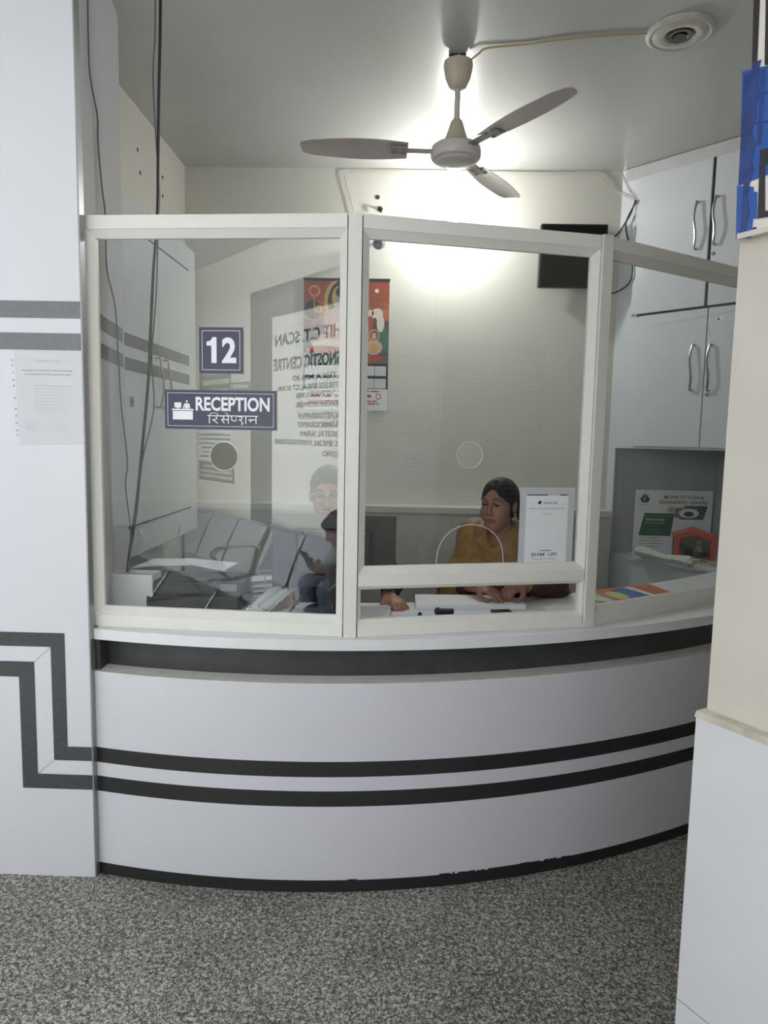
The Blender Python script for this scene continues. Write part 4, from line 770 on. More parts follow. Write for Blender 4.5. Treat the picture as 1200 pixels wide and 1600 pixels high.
# ================================================================ PEOPLE (one continuous body surface each, from smooth distance fields)
class Field:
    def __init__(s, lo, hi, h): s.lo = np.array(lo, float); s.h = h; s.n = np.ceil((np.array(hi) - s.lo) / h).astype(int) + 1; s.D = np.full(tuple(s.n), .5, np.float32)
    def _do(s, lo, hi, fn, k, op):
        i0 = np.maximum(0, np.floor((np.array(lo) - s.lo) / s.h).astype(int)); i1 = np.minimum(s.n, np.ceil((np.array(hi) - s.lo) / s.h).astype(int) + 1)
        if (i1 <= i0).any(): return
        ax = [(s.lo[j] + s.h * np.arange(i0[j], i1[j])).astype(np.float32) for j in range(3)]
        X, Y, Z = ax[0][:, None, None], ax[1][None, :, None], ax[2][None, None, :]
        d = fn(X, Y, Z); sl = tuple(slice(i0[j], i1[j]) for j in range(3)); D = s.D[sl]
        if op == 'add': h_ = np.maximum(k - np.abs(D - d), 0) / k; s.D[sl] = np.minimum(D, d) - h_ * h_ * k * .25
        else: d = -d; h_ = np.maximum(k - np.abs(D - d), 0) / k; s.D[sl] = np.maximum(D, d) + h_ * h_ * k * .25
    def cap(s, a, b, r1, r2=None, k=.02, op='add'):
        a = np.array(a, float); b = np.array(b, float); r2 = r1 if r2 is None else r2; ab = b - a; L2 = float(ab @ ab) + 1e-9; R = max(r1, r2) + max(.04, k * 1.5)
        def fn(X, Y, Z):
            t = np.clip(((X - a[0]) * ab[0] + (Y - a[1]) * ab[1] + (Z - a[2]) * ab[2]) / L2, 0, 1)
            return np.sqrt((X - a[0] - t * ab[0]) ** 2 + (Y - a[1] - t * ab[1]) ** 2 + (Z - a[2] - t * ab[2]) ** 2) - (r1 + (r2 - r1) * t)
        s._do(np.minimum(a, b) - R, np.maximum(a, b) + R, fn, k, op)
    def ell(s, c, r, B, k=.02, op='add'):           # B: 3x3 rows = local axes in world space
        c = np.array(c, float); r = np.array(r, float); R = max(r) + max(.04, k * 1.5); B = np.array(B)
        def fn(X, Y, Z):
            q = [(X - c[0]) * B[j][0] + (Y - c[1]) * B[j][1] + (Z - c[2]) * B[j][2] for j in range(3)]
            k0 = np.sqrt(sum((q[j] / r[j]) ** 2 for j in range(3))); k1 = np.sqrt(sum((q[j] / r[j] ** 2) ** 2 for j in range(3))) + 1e-6
            return k0 * (k0 - 1) / k1
        s._do(c - R, c + R, fn, k, op)
    def mesh(s):
        D = s.D; I = D < 0; n = D.shape
        c = np.zeros((n[0] - 1, n[1] - 1, n[2] - 1), np.int8)
        offs = [(i, j, k) for i in (0, 1) for j in (0, 1) for k in (0, 1)]
        for o in offs: c += I[o[0]:n[0] - 1 + o[0], o[1]:n[1] - 1 + o[1], o[2]:n[2] - 1 + o[2]]
        idx = np.argwhere((c > 0) & (c < 8)); ids = np.full(c.shape, -1, np.int64); ids[tuple(idx.T)] = np.arange(len(idx))
        vals = {o: D[idx[:, 0] + o[0], idx[:, 1] + o[1], idx[:, 2] + o[2]] for o in offs}
        acc = np.zeros((len(idx), 3)); cnt = np.zeros(len(idx))
        for a in offs:
            for ax in range(3):
                if a[ax] == 0:
                    b = list(a); b[ax] = 1; b = tuple(b); va, vb = vals[a], vals[b]; m = (va < 0) != (vb < 0)
                    t = np.where(m, va / np.where(m, va - vb, 1), 0); p = np.tile(np.array(a, float), (len(idx), 1)); p[:, ax] = t
                    acc[m] += p[m]; cnt[m] += 1
        V = s.lo + s.h * (idx + acc / cnt[:, None]); F_ = []
        for ax in range(3):
            u, v = [(1, 2), (2, 0), (0, 1)][ax]
            sa = [slice(None)] * 3; sb = [slice(None)] * 3; sa[ax] = slice(0, n[ax] - 1); sb[ax] = slice(1, n[ax]); E = I[tuple(sa)] != I[tuple(sb)]
            e = np.argwhere(E); e = e[(e[:, u] > 0) & (e[:, v] > 0) & (e[:, u] < n[u] - 1) & (e[:, v] < n[v] - 1)]
            ins = I[e[:, 0], e[:, 1], e[:, 2]]
            def g(du, dv_): q = e.copy(); q[:, u] += du; q[:, v] += dv_; return ids[q[:, 0], q[:, 1], q[:, 2]]
            Q = np.stack([g(-1, -1), g(0, -1), g(0, 0), g(-1, 0)], 1); Q[~ins] = Q[~ins][:, ::-1]; F_.append(Q)
        return V, np.concatenate(F_)
def field_obj(name, fd, mats, parent, colour=None):
    V, Q = fd.mesh(); me = bpy.data.meshes.new(name); me.from_pydata(V.tolist(), [], Q.tolist())
    for m in mats: me.materials.append(m)
    if colour is not None:
        ce = V[Q].mean(1); me.polygons.foreach_set('material_index', colour(ce).astype(int).tolist())
    me.polygons.foreach_set('use_smooth', [True] * len(me.polygons)); o = bpy.data.objects.new(name, me); C.objects.link(o); me.update()
    o.parent = parent; o.matrix_parent_inverse = Matrix.Translation(parent.location).inverted() if parent.type == 'EMPTY' else Matrix.Identity(4); return o
def unit(v): v = np.array(v, float); return v / np.linalg.norm(v)
class Head:
    def __init__(s, c, face, up=(0, 0, 1), sc=1.0):
        s.c = np.array(c, float); f = unit(face); s.x = unit(np.cross(f, up)); s.z = np.cross(s.x, f); s.y = f; s.k = sc; s.B = np.array([s.x, s.y, s.z])
    def P(s, x, y, z): return s.c + (s.x * x + s.y * y + s.z * z) * s.k
    def build(s, fd, female=False):
        k = s.k; E = lambda c, r, kk=.02, op='add': fd.ell(s.P(*c), np.array(r) * k, s.B, kk, op)
        K_ = lambda a, b, r1, r2, kk=.01: fd.cap(s.P(*a), s.P(*b), r1 * k, r2 * k, kk)
        E((0, -.018, .032), (.073, .092, .082)); E((0, .028, -.030), (.058, .062, .082), .03)
        E((0, .060, -.092), (.024, .020, .018), .03)
        for q in (-1, 1): E((q * .034, .060, -.030), (.024, .022, .026), .02); K_((q * .010, .086, .030), (q * .044, .072, .030), .007, .006, .012)
        for q in (-1, 1): E((q * .030, .092, .008), (.017, .012, .011), .014, 'sub')
        K_((0, .086, .020), (0, .104, -.022), .0065, .0105, .010); K_((-.011, .094, -.028), (.011, .094, -.028), .0065, .0065, .006)
        K_((-.018, .083, -.054), (.018, .083, -.054), .0055, .0055, .006); K_((-.015, .082, -.064), (.015, .082, -.064), .0065, .0065, .006)
        for q in (-1, 1): E((q * .073, -.008, -.004), (.010, .018, .030), .008); 
        fd.cap(s.P(0, -.022, -.06), s.P(0, -.040, -.165), .050 * k if not female else .043 * k, .058 * k if not female else .050 * k, .03)
    def lips(s, ce):
        q = (ce - s.c) / s.k; l = np.stack([q @ s.x, q @ s.y, q @ s.z], 1)
        return (np.abs(l[:, 0]) < .024) & (l[:, 1] > .078) & (np.abs(l[:, 2] + .059) < .011 - .25 * np.abs(l[:, 0])) & (l[:, 1] < .1)
    def face_bits(s, parent, skin_dark, brow_m, female=False, glasses=False):
        for q in (-1, 1):
            mb = MB(); c = s.P(q * .030, .0725, .008); mb.lathe([(.0001, -.012 * s.k)] + [(.0125 * s.k * math.sin(a), -.0125 * s.k * math.cos(a)) for a in np.linspace(.3, 2.85, 9)], c, 18, 0, ax=s.y)
            g = s.P(q * .030 , .0725, .008); mb.lathe([(.0066 * s.k, .0112 * s.k), (.0060 * s.k, .0124 * s.k), (.001, .0130 * s.k)], g, 14, 1, ax=unit(s.y + s.x * .0))
            e = mb.build('eye', [mat('eye_white', (158, 148, 142), .35), mat('iris', (34, 22, 16), .15)], parent, smooth=True)
            mb = MB(); mb.tube([s.P(q * .045, .077, .008), s.P(q * .038, .0845, .0125), s.P(q * .030, .0870, .0140), s.P(q * .021, .0855, .0125), s.P(q * .015, .082, .007)], .0022 * s.k, 6); mb.build('eyelid', brow_m if female else skin_dark, parent, smooth=True)
            mb = MB(); mb.tube([s.P(q * .050, .078, .030), s.P(q * .042, .0845, .0365), s.P(q * .028, .0915, .0385), s.P(q * .013, .0935, .034)], [.0012 * s.k, .0026 * s.k, .003 * s.k, .0024 * s.k] if not female else [.001, .002, .0023, .0018], 6); mb.build('eyebrow', brow_m, parent, smooth=True)
        if glasses:
            mb = MB()
            for q in (-1, 1):
                mb.tube([s.P(q * .033 + .024 * math.cos(a), .106 - .25 * abs(.024 * math.cos(a)), .006 + .017 * math.sin(a)) for a in np.linspace(0, 2 * math.pi, 21)], .0018, 5)
                mb.tube([s.P(q * .057, .099, .012), s.P(q * .078, .0, .010), s.P(q * .078, -.02, -.006)], .0014, 5)
            mb.tube([s.P(-.010, .104, .010), s.P(0, .110, .013), s.P(.010, .104, .010)], .0013, 5); mb.build('spectacles', mat('wire_metal', (90, 84, 80), .3, .6), parent, smooth=True)
def hand(fd, wrist, dr, palm_n, thumb_side, curl=.5, spread=.0, sc=1.0, spr=.7):
    # palm + four unequal bent fingers + side thumb. dr: pointing direction, palm_n: palm normal
    d = unit(dr); n = unit(np.array(palm_n) - d * np.dot(palm_n, d)); s_ = np.cross(d, n) * thumb_side; k = sc; w = np.array(wrist, float)
    B = np.array([s_, d, n]); fd.ell(w + d * .045 * k, np.array([.040, .052, .015]) * k, B, .012)
    fd.cap(w - d * .01, w + d * .03 * k, .024 * k, .022 * k, .012)
    for i, (off, L, r) in enumerate(((.028, .072, .0088), (.010, .080, .0090), (-.009, .074, .0086), (-.027, .058, .0078))):
        p = w + d * (.083 - .006 * abs(i - 1)) * k + s_ * off * k; a = .25 * curl; dd = d + s_ * spr * off * .6
        fd.cap(w + d * .05 * k + s_ * off * .8 * k, p, r * 1.05 * k, r * k, .004)
        for j, f in enumerate((.45, .32, .25)):
            a += curl * (.55, .9, .6)[j]; q = p + (unit(dd) * math.cos(a) + n * math.sin(a)) * L * f * k
            fd.cap(p, q, r * (1 - .06 * j) * k, r * (.94 - .07 * j) * k, .0025); p = q
    p = w + d * .022 * k + s_ * .026 * k; q = p + (d * .6 + s_ * .65 + n * .35) * .042 * k; r_ = q + (d * .9 + s_ * .1 + n * .5 * (curl + .2)) * .034 * k; t = r_ + (d * .9 - s_ * .15 + n * .4 * curl) * .024 * k
    fd.cap(p, q, .015 * k, .0115 * k, .008); fd.cap(q, r_, .0112 * k, .0098 * k, .003); fd.cap(r_, t, .0098 * k, .008 * k, .003)
def arm(fd, sh, el, wr, r=(.046, .038, .036, .024), k=.015, o=0):
    fd.cap(sh, el, r[0] + o, r[1] + o, k); fd.cap(el, wr, r[2] + o, r[3] + o, k)
def limbs(fd, J, o=0, leg=(.078, .055, .052, .036)):
    for s_ in 'lr': fd.cap(J['hip' + s_], J['knee' + s_], leg[0] + o, leg[1] + o, .03); fd.cap(J['knee' + s_], J['ank' + s_], leg[2] + o, leg[3] + o, .02)
def feet(fd, J, fwd):
    for s_ in 'lr': a = np.array(J['ank' + s_]); fd.cap(a + A(0, 0, -.02), a + A(0, 0, -.045) + unit(A(fwd[0], fwd[1], 0)) * .15, .036, .026, .02)
def torso(fd, J, o=0, rx=.145, ry=.095, k=.04):
    f = unit(J['fwd']); x = np.cross(f, A(0, 0, 1)); B = np.array([x, f, A(0, 0, 1)]); c = np.array(J['chest']); p = np.array(J['pelvis'])
    fd.ell(c, A(rx, ry, .15) + o, B, k); fd.ell((c + p) / 2, A(rx * .88, ry * .95, .15) + o, B, k); fd.ell(p, A(rx * 1.05, ry * 1.1, .11) + o, B, k)
    fd.cap(J['shl'], J['shr'], .050 + o, None, k); fd.cap((np.array(J['shl']) + J['shr']) / 2, J['neck'], .058 + o, .048 + o, k)
def stool(name, label, x, y, ang=0):
    t = thing(name, label, 'chair', (x, y, 0)); m = mat('chair_grey', (64, 66, 70), .6)
    mb = MB(); mb.box(-.21, .21, -.21, .21, .38, .43, 0, A(x, y, 0), A(1, 0, 0), A(0, 1, 0), A(0, 0, 1)); mb.build('seat', m, t, bevel=.02)
    mb = MB(); mb.tube([(x, y, .06), (x, y, .38)], .025, 12); mb.build('column', steel, t, smooth=True)
    for k in range(5): a = 6.283 * k / 5; mb = MB(); mb.tube([(x, y, .07), (x + .25 * math.cos(a), y + .25 * math.sin(a), .035)], [.02, .014], 8); mb.ball((x + .25 * math.cos(a), y + .25 * math.sin(a), .025), .025, n=10); mb.build('leg', m, t, smooth=True)
skin_w = mat('skin_woman', (138, 98, 82), .5, noise=.05, scale=20); skin_m = mat('skin_man', (158, 112, 92), .5, noise=.05, scale=20); skin_b = mat('skin_seated_man', (136, 92, 76), .5, noise=.05, scale=20)
lipm = mat('lips', (112, 64, 60), .4); skd = mat('skin_fold', (84, 52, 42), .6); hairm = mat('black_hair', (17, 15, 16), .5, noise=.5, scale=110, bump=.5, spec=.25)
# ---- woman in ochre dupatta
fw = unit((-.28, -.96, 0)); sd = np.cross(fw, A(0, 0, 1))
if sd[0] > 0: sd = -sd                        # sd: towards viewer's left
HW = Head(atY(779, 789, 2.93), (-.52, -.84, -.05), sc=.94)
cc = A(.455, 3.02, .952)
J = dict(fwd=fw, chest=cc, pelvis=A(.47, 3.10, .56), neck=HW.P(0, -.045, -.155), shl=cc + sd * .135 + A(0, 0, .125), shr=cc - sd * .135 + A(0, 0, .125))
J.update(hipl=J['pelvis'] + sd * .09 + A(0, 0, -.02), hipr=J['pelvis'] - sd * .09 + A(0, 0, -.02)); J.update(kneel=J['hipl'] + fw * .40 + A(0, 0, -.03), kneer=J['hipr'] + fw * .40 + A(0, 0, -.03)); J.update(ankl=J['kneel'] + A(0, 0, -.40) + fw * .02, ankr=J['kneer'] + A(0, 0, -.40) + fw * .02)
EL, ER = atY(716, 912, 2.92), atY(862, 915, 2.90); WL, WR = atY(748, 919, 2.745), atY(815, 919, 2.745); WL[2] = .912; WR[2] = .925
lo = (.02, 2.60, .02); hi = (.85, 3.30, 1.40)
wm = thing('person', 'seated woman in ochre dupatta with dark hair tied back, hands folded on the counter', 'person', (.47, 3.1, 0))
fd = Field(lo, hi, .004); HW.build(fd, True); torso(fd, J, 0, .128, .085); arm(fd, J['shl'], EL, WL, (.042, .034, .033, .021)); arm(fd, J['shr'], ER, WR, (.042, .034, .033, .021)); limbs(fd, J, -.006); feet(fd, J, fw)
hand(fd, WL, unit(atY(778, 931, 2.68) - WL) * A(1, 1, .4), (.1, .0, -1), -1, .45, sc=.86)
hand(fd, WR, unit(atY(768, 930, 2.66) - WR) * A(1, 1, .5) + A(0, -.1, -.1), (-.2, .1, -1), 1, .8, sc=.88)
body = field_obj('body', fd, [skin_w, lipm], wm, lambda ce: HW.lips(ce))
HW.face_bits(wm, skd, hairm, True)
fd = Field(HW.c - .2, HW.c + .2, .004); k = HW.k
fd.ell(HW.P(0, -.022, .036), A(.080, .098, .086) * k, HW.B, .01); fd.ell(HW.P(0, -.03, -.01), A(.077, .080, .070) * k, HW.B, .02)
fd.ell(HW.P(0, .085, -.030), A(.060, .078, .080) * k, HW.B, .008, 'sub'); fd.ell(HW.P(0, .095, .010), A(.034, .060, .072) * k, HW.B, .012, 'sub'); fd.ell(HW.P(0, .05, -.10), A(.1, .09, .07) * k, HW.B, .01, 'sub'); fd.ell(HW.P(0, -.115, -.02), A(.040, .036, .042) * k, HW.B, .01); fd.cap(HW.P(0, -.10, -.03), HW.P(.01, -.10, -.12), .03 * k, .02 * k, .02)
for q in (-1, 1):
    for j in range(2, 9):
        zz = .112 - .012 * j; pts = [HW.P(0, .055 - .012 * j, .094 + .012 * min(j, 2) - .004 * j)] if j < 3 else [HW.P(q * (.02 + .006 * j), .052 - .006 * j, .10 - .009 * j)]
        pts += [HW.P(q * .058, .02 - .010 * j, .088 - .012 * j), HW.P(q * .080, -.035, .05 - .014 * j), HW.P(q * .055, -.085, .02 - .010 * j), HW.P(q * .012, -.112, -.01)]
        for a_, b_ in zip(pts[:-1], pts[1:]): fd.cap(a_, b_, .0042, .0042, .006)
field_obj('hair', fd, [hairm], wm)
for q in (-1, 1): mb = MB(); mb.ball(HW.P(q * .079, .002, -.036), .0055, n=10); mb.build('earring', mat('gold', (210, 176, 110), .25, .9), wm, smooth=True)
kam = mat('maroon_kameez', (66, 36, 34), .75, noise=.15, scale=30, bump=.2); dup = mat('ochre_dupatta', (128, 92, 44), .55, noise=.30, scale=26, bump=.6, spec=.6)
fd = Field(lo, hi, .005); torso(fd, J, .012, .132, .088); arm(fd, J['shl'], EL, EL + (WL - EL) * .35, (.046, .042, .040, .036), o=.010); arm(fd, J['shr'], ER, ER + (WR - ER) * .62, (.046, .042, .040, .032), o=.012); limbs(fd, J, .018); fd.cap(ER, ER + A(.03, .08, -.06), .06, .07, .04)
fd.ell(HW.P(0, -.0, -.13), A(.052, .060, .05), HW.B, .01, 'sub'); field_obj('kameez', fd, [kam], wm)
fd = Field(lo, hi, .0045); f2 = fw
fd.cap(J['shl'] + A(0, 0, .006), J['shr'] + A(0, 0, .004), .066, .064, .03); fd.ell(cc + f2 * .02 + A(0, 0, .02), A(.150, .105, .135), np.array([np.cross(f2, A(0, 0, 1)), f2, A(0, 0, 1)]), .04)
fd.cap(J['shl'], EL + A(.0, .0, .0), .064, .070, .04); fd.cap(EL, EL + A(-.03, .0, -.05), .07, .06, .05); fd.cap(J['shl'] + f2 * .04, EL + A(.08, -.05, .02), .05, .05, .05); fd.cap(cc + A(-.02, 0, 0) + f2 * .05, cc + A(-.06, -.03, -.12), .09, .09, .05)
for t in np.linspace(-1, 1, 9):            # folds
    a = J['shl'] * (.5 + t * .25) + J['shr'] * (.5 - t * .25) + f2 * .07 + A(0, 0, .02); b = EL + A(.03 + .06 * t, -.045, .01 + .02 * t); fd.cap(a + f2 * .006, b + A(-.0, -.012, 0), .007, .012, .006)
fd.cap(J['neck'] + A(-.02, .0, .01), J['neck'] + A(.03, .0, .0), .070, .068, .03); fd.cap(HW.P(0, .0, -.07), HW.P(.0, .045, -.150), .047, .034, .008, 'sub')
fd.ell(HW.P(0, 0, 0), A(.08, .1, .125), HW.B, .01, 'sub')
field_obj('dupatta', fd, [dup], wm)
mb = MB(); q = WR + (ER - WR) * .10; ax = unit(ER - WR)
mb.lathe([(.029, -.004), (.0315, 0), (.029, .004), (.027, 0), (.029, -.004)], q, 24, ax=ax); mb.build('bangle', mat('gold'), wm, smooth=True)
stool('office_stool', 'dark swivel stool under the woman in ochre, hidden behind the counter', .47, 3.14)
# ---- man behind the monitor
HM = Head(atY(513, 774, 3.0), (.04, -.99, -.10), sc=1.0); fw = A(0, -1, 0); cc = A(-.315, 3.07, .93)
J = dict(fwd=fw, chest=cc, pelvis=A(-.315, 3.13, .56), neck=HM.P(0, -.045, -.16), shl=cc + A(-.175, 0, .135), shr=cc + A(.175, 0, .135))
J.update(hipl=A(-.41, 3.12, .54), hipr=A(-.22, 3.12, .54), kneel=A(-.46, 2.74, .52), kneer=A(-.17, 2.74, .52), ankl=A(-.46, 2.72, .09), ankr=A(-.17, 2.72, .09))
ER = A(-.03, 2.90, .89); WR = A(-.040, 2.665, .883); EL = A(-.56, 2.90, .89); WL = A(-.46, 2.70, .89)
pm = thing('person', 'man with short dark hair and glasses seated behind the monitor, watch on his wrist', 'person', (-.315, 3.13, 0)); lo = (-.75, 2.50, .02); hi = (.15, 3.35, 1.42)
fd = Field(lo, hi, .0045); HM.build(fd); torso(fd, J); arm(fd, J['shl'], EL, WL); arm(fd, J['shr'], ER, WR); limbs(fd, J); feet(fd, J, fw)
hand(fd, WR, (.45, -.8, -.15), (0, 0, -1), -1, .35); hand(fd, WL, (.2, -.9, -.1), (0, 0, -1), 1, .4)
field_obj('body', fd, [skin_m, lipm], pm, lambda ce: HM.lips(ce)); HM.face_bits(pm, skd, hairm, False, True)
fd = Field(HM.c - .2, HM.c + .2, .004); fd.ell(HM.P(0, -.022, .040), A(.080, .099, .088), HM.B, .01); fd.ell(HM.P(.022, .088, -.030), A(.048, .066, .100), HM.B, .004, 'sub'); fd.ell(HM.P(-.022, .088, -.030), A(.048, .066, .100), HM.B, .004, 'sub'); fd.ell(HM.P(0, .02, -.11), A(.12, .12, .095), HM.B, .008, 'sub')
field_obj('hair', fd, [hairm], pm)
fd = Field(HM.c - .2, HM.c + .2, .004); fd.cap(HM.P(-.017, .0915, -.044), HM.P(.017, .0915, -.044), .004, .004, .004); field_obj('moustache', fd, [hairm], pm)
fd = Field(lo, hi, .005); torso(fd, J, .012); arm(fd, J['shl'], EL, EL + (WL - EL) * .7, o=.010); arm(fd, J['shr'], ER, ER + (WR - ER) * .78, o=.012); fd.ell(HM.P(0, 0, -.12), A(.055, .07, .05), HM.B, .01, 'sub')
field_obj('shirt', fd, [mat('black_shirt', (26, 26, 30), .8, noise=.2, scale=40, bump=.2)], pm)
fd = Field(lo, (.15, 3.35, .8), .006); limbs(fd, J, .014); fd.ell(J['pelvis'], A(.17, .13, .12), np.eye(3), .03); field_obj('trousers', fd, [mat('dark_trousers', (40, 42, 50), .8)], pm)
mb = MB(); ax = unit(WR - ER); q = WR + ax * .004; mb.lathe([(.031, -.009), (.0315, 0), (.031, .009), (.027, .009), (.027, -.009)], q, 24, ax=ax); w_ = mb.build('watch_strap', mat('watch_steel', (120, 108, 92), .3, .7), pm, smooth=True)
mb = MB(); mb.lathe([(.016, 0), (.017, .003), (.014, .007)], q + A(0, -.0, .029), 20, ax=(0, -.2, 1)); mb.build('watch_case', mat('dark_metal'), pm, smooth=True)
stool('office_stool', 'dark swivel stool under the man, hidden behind the monitor and counter', -.315, 3.16)
# ---- young man seated on the waiting chairs (seen reflected in the left pane)
def Vr(x, y, Y): return mir(atY(x, y, Y))
def Vd(v): v = np.array(v, float); return v - 2 * np.dot(v, n1) * n1
hc = Vr(531, 829, 4.40); fwd = Vd(A(*(unit(A(vd[1], -vd[0], 0)) * -1)[:2], 0))
if (mir(hc + fwd) - mir(hc))[0] > 0: fwd = -fwd
fh = unit(fwd)
HB = Head(hc, unit(Vd((-.93, -.30, -.42))), sc=.97)
sdv = np.cross(fh, A(0, 0, 1)); cc = Vr(566, 905, 4.50); cc[2] = .70
pel = Vr(577, 905, 4.58); pel[2] = .52
J = dict(fwd=fh, chest=cc, pelvis=pel, neck=cc + A(0, 0, .20) + fh * .04, shl=cc + sdv * .16 + A(0, 0, .12), shr=cc - sdv * .16 + A(0, 0, .12))
for s_, q in (('l', 1), ('r', -1)): J['hip' + s_] = pel + sdv * q * .09; J['knee' + s_] = pel + sdv * q * .11 + fh * .40 + A(0, 0, .02); J['ank' + s_] = A(*(J['knee' + s_] - fh * .04)[:2], .09)
hp = Vr(492, 893, 4.22)
near = 'l' if np.dot(sdv, A(0, 1, 0)) > 0 else 'r'; far = 'r' if near == 'l' else 'l'
Wn = Vr(514, 897, 4.25); En = Vr(548, 910, 4.36); Wf = Wn - (1 if near == 'l' else -1) * sdv * .07; Ef = cc - (1 if near == 'l' else -1) * sdv * .22 + fh * .12 + A(0, 0, -.08)
pb = thing('person', 'young man in grey shirt bent over a phone, reflected in the left pane', 'person', (pel[0], pel[1], 0))
lo = pel + A(-.75, -.75, -.50); hi = pel + A(.75, .75, .78); 
fd = Field(lo, hi, .005); HB.build(fd); fd.cap(HB.P(0, -.03, -.06), J['neck'], .05, .055, .03); torso(fd, J); arm(fd, J['sh' + near], En, Wn); arm(fd, J['sh' + far], Ef, Wf); limbs(fd, J); feet(fd, J, fh)
dh = unit(hp - Wn); hand(fd, Wn, dh + A(0, 0, .1), (0, 0, 1), 1 if near == 'l' else -1, 1.0); hand(fd, Wf, dh + A(0, 0, .05), (0, 0, 1), -1 if near == 'l' else 1, 1.0)
field_obj('body', fd, [skin_b, lipm], pb, lambda ce: HB.lips(ce)); HB.face_bits(pb, skd, hairm)
fd = Field(HB.c - .2, HB.c + .2, .004); fd.ell(HB.P(0, -.018, .044), A(.086, .104, .090), HB.B, .01); fd.ell(HB.P(0, .06, .072), A(.06, .045, .03), HB.B, .02); fd.ell(HB.P(0, .085, -.034), A(.075, .070, .085), HB.B, .006, 'sub'); fd.ell(HB.P(0, .01, -.115), A(.12, .13, .09), HB.B, .008, 'sub'); field_obj('hair', fd, [hairm], pb)
fd = Field(lo, hi, .006); torso(fd, J, .016); arm(fd, J['sh' + near], En, En + (Wn - En) * .25, o=.016); arm(fd, J['sh' + far], Ef, Ef + (Wf - Ef) * .25, o=.016); fd.ell(HB.P(0, 0, -.02), A(.09, .11, .12), HB.B, .01, 'sub'); field_obj('shirt', fd, [mat('grey_check_shirt', (132, 132, 130), .8, noise=.22, scale=60, bump=.2)], pb)
fd = Field(lo, pel + A(.75, .75, .2), .006); limbs(fd, J, .016); fd.ell(pel, A(.17, .15, .12), np.eye(3), .03); field_obj('jeans', fd, [mat('blue_jeans', (92, 104, 122), .85, noise=.3, scale=25, bump=.4)], pb)
c = (Wn + Wf) / 2 + dh * .10 + A(0, 0, .03); PHn = unit(fh * .55 + A(0, 0, .85)); ex = unit(np.cross(PHn, A(0, 0, 1)))
mb = MB().box(-.037, .037, -.004, .004, -.04, .11, 0, c, ex, unit(np.cross(PHn, ex)), PHn); tag(mb.build('mobile_phone', blackp, bevel=.003), 'black mobile phone held by the young man in the grey shirt', 'phone')
# ================================================================ LOBBY THINGS (seen in the glass)
chair_m = mat('chair_steel', (178, 182, 186), .35, .35, noise=.04); tube_m = mat('chair_tube', (150, 154, 160), .25, .8)
nb = V0(0, .34) - V0(0, 0); nb[2] = 0; nb = unit(nb); rowd = unit(V0(1) - V0(0)); 
def waiting(s0, nseat, label):
    o0 = V0(s0, 0); t = thing('waiting_bench', label, 'bench', o0, 'steel waiting benches')
    f = -nb
    def Q(u, v, z): return o0 + rowd * u + f * v + A(0, 0, z)
    mb = MB(); mb.tube([Q(-.02, .12, .36), Q(nseat * .5 + .02, .12, .36)], .030, 14); mb.build('beam', tube_m, t, smooth=True)
    for k in range(nseat):
        u = k * .5; mb = MB(); n = 9; prof = []
        for j in range(n): a = j / (n - 1); prof.append((.40 - .36 * a, .425 - .02 * math.sin(math.pi * a) - (.03 if j == 0 else 0)))
        seat = prof; V = []; Fc = []
        for (v, z) in seat:
            V += [Q(u + .02, v, z), Q(u + .48, v, z), Q(u + .02, v, z - .006), Q(u + .48, v, z - .006)]
        for j in range(n - 1): b = j * 4; Fc += [(b, b + 1, b + 5, b + 4), (b + 2, b + 6, b + 7, b + 3), (b, b + 4, b + 6, b + 2), (b + 1, b + 3, b + 7, b + 5)]
        mb.add(V, Fc); mb.build('seat', chair_m, t, smooth=True)
        mb = MB(); V = []; Fc = []
        for j in range(n):
            a = j / (n - 1); v = .04 - .17 * a + .015 * math.sin(math.pi * a); z = .42 + .37 * a; ins = .018 if 0 < j < n - 1 else .03
            V += [Q(u + .0 + ins, v, z), Q(u + .5 - ins, v, z), Q(u + ins, v - .006, z), Q(u + .5 - ins, v - .006, z)]
        for j in range(n - 1): b = j * 4; Fc += [(b, b + 1, b + 5, b + 4), (b + 2, b + 6, b + 7, b + 3), (b, b + 4, b + 6, b + 2), (b + 1, b + 3, b + 7, b + 5)]
        Fc += [(0, 2, 3, 1), (4 * n - 4, 4 * n - 3, 4 * n - 1, 4 * n - 2)]
        mb.add(V, Fc); mb.tube([Q(u + .02, -.10, .795), Q(u + .48, -.10, .795)], .011, 8); mb.tube([Q(u + .03, .03, .44), Q(u + .025, -.128, .79)], .009, 8); mb.tube([Q(u + .47, .03, .44), Q(u + .475, -.128, .79)], .009, 8)
        mb.build('backrest', chair_m, t, smooth=True)
    for u in (.25, nseat * .5 - .25):
        mb = MB(); mb.tube([Q(u, .12, .35), Q(u, .36, .03)], .02, 10); mb.tube([Q(u, .12, .35), Q(u, -.12, .03)], .02, 10); mb.tube([Q(u, .38, .018), Q(u, -.14, .018)], .018, 8); mb.build('leg', tube_m, t, smooth=True)
    for u in (0, nseat * .5):
        mb = MB(); mb.tube([Q(u, .02, .40), Q(u, -.02, .62), Q(u, .05, .66), Q(u, .30, .645), Q(u, .36, .61), Q(u, .30, .48), Q(u, .16, .37)], .012, 8); mb.build('armrest', mat('chrome', (200, 200, 200), .12, 1.0), t, smooth=True)
waiting(-.42, 3, 'nearer perforated steel waiting bench, holding the young man, reflected in the left pane'); waiting(1.14, 3, 'farther empty steel waiting bench, reflected left of the young man in the left pane')
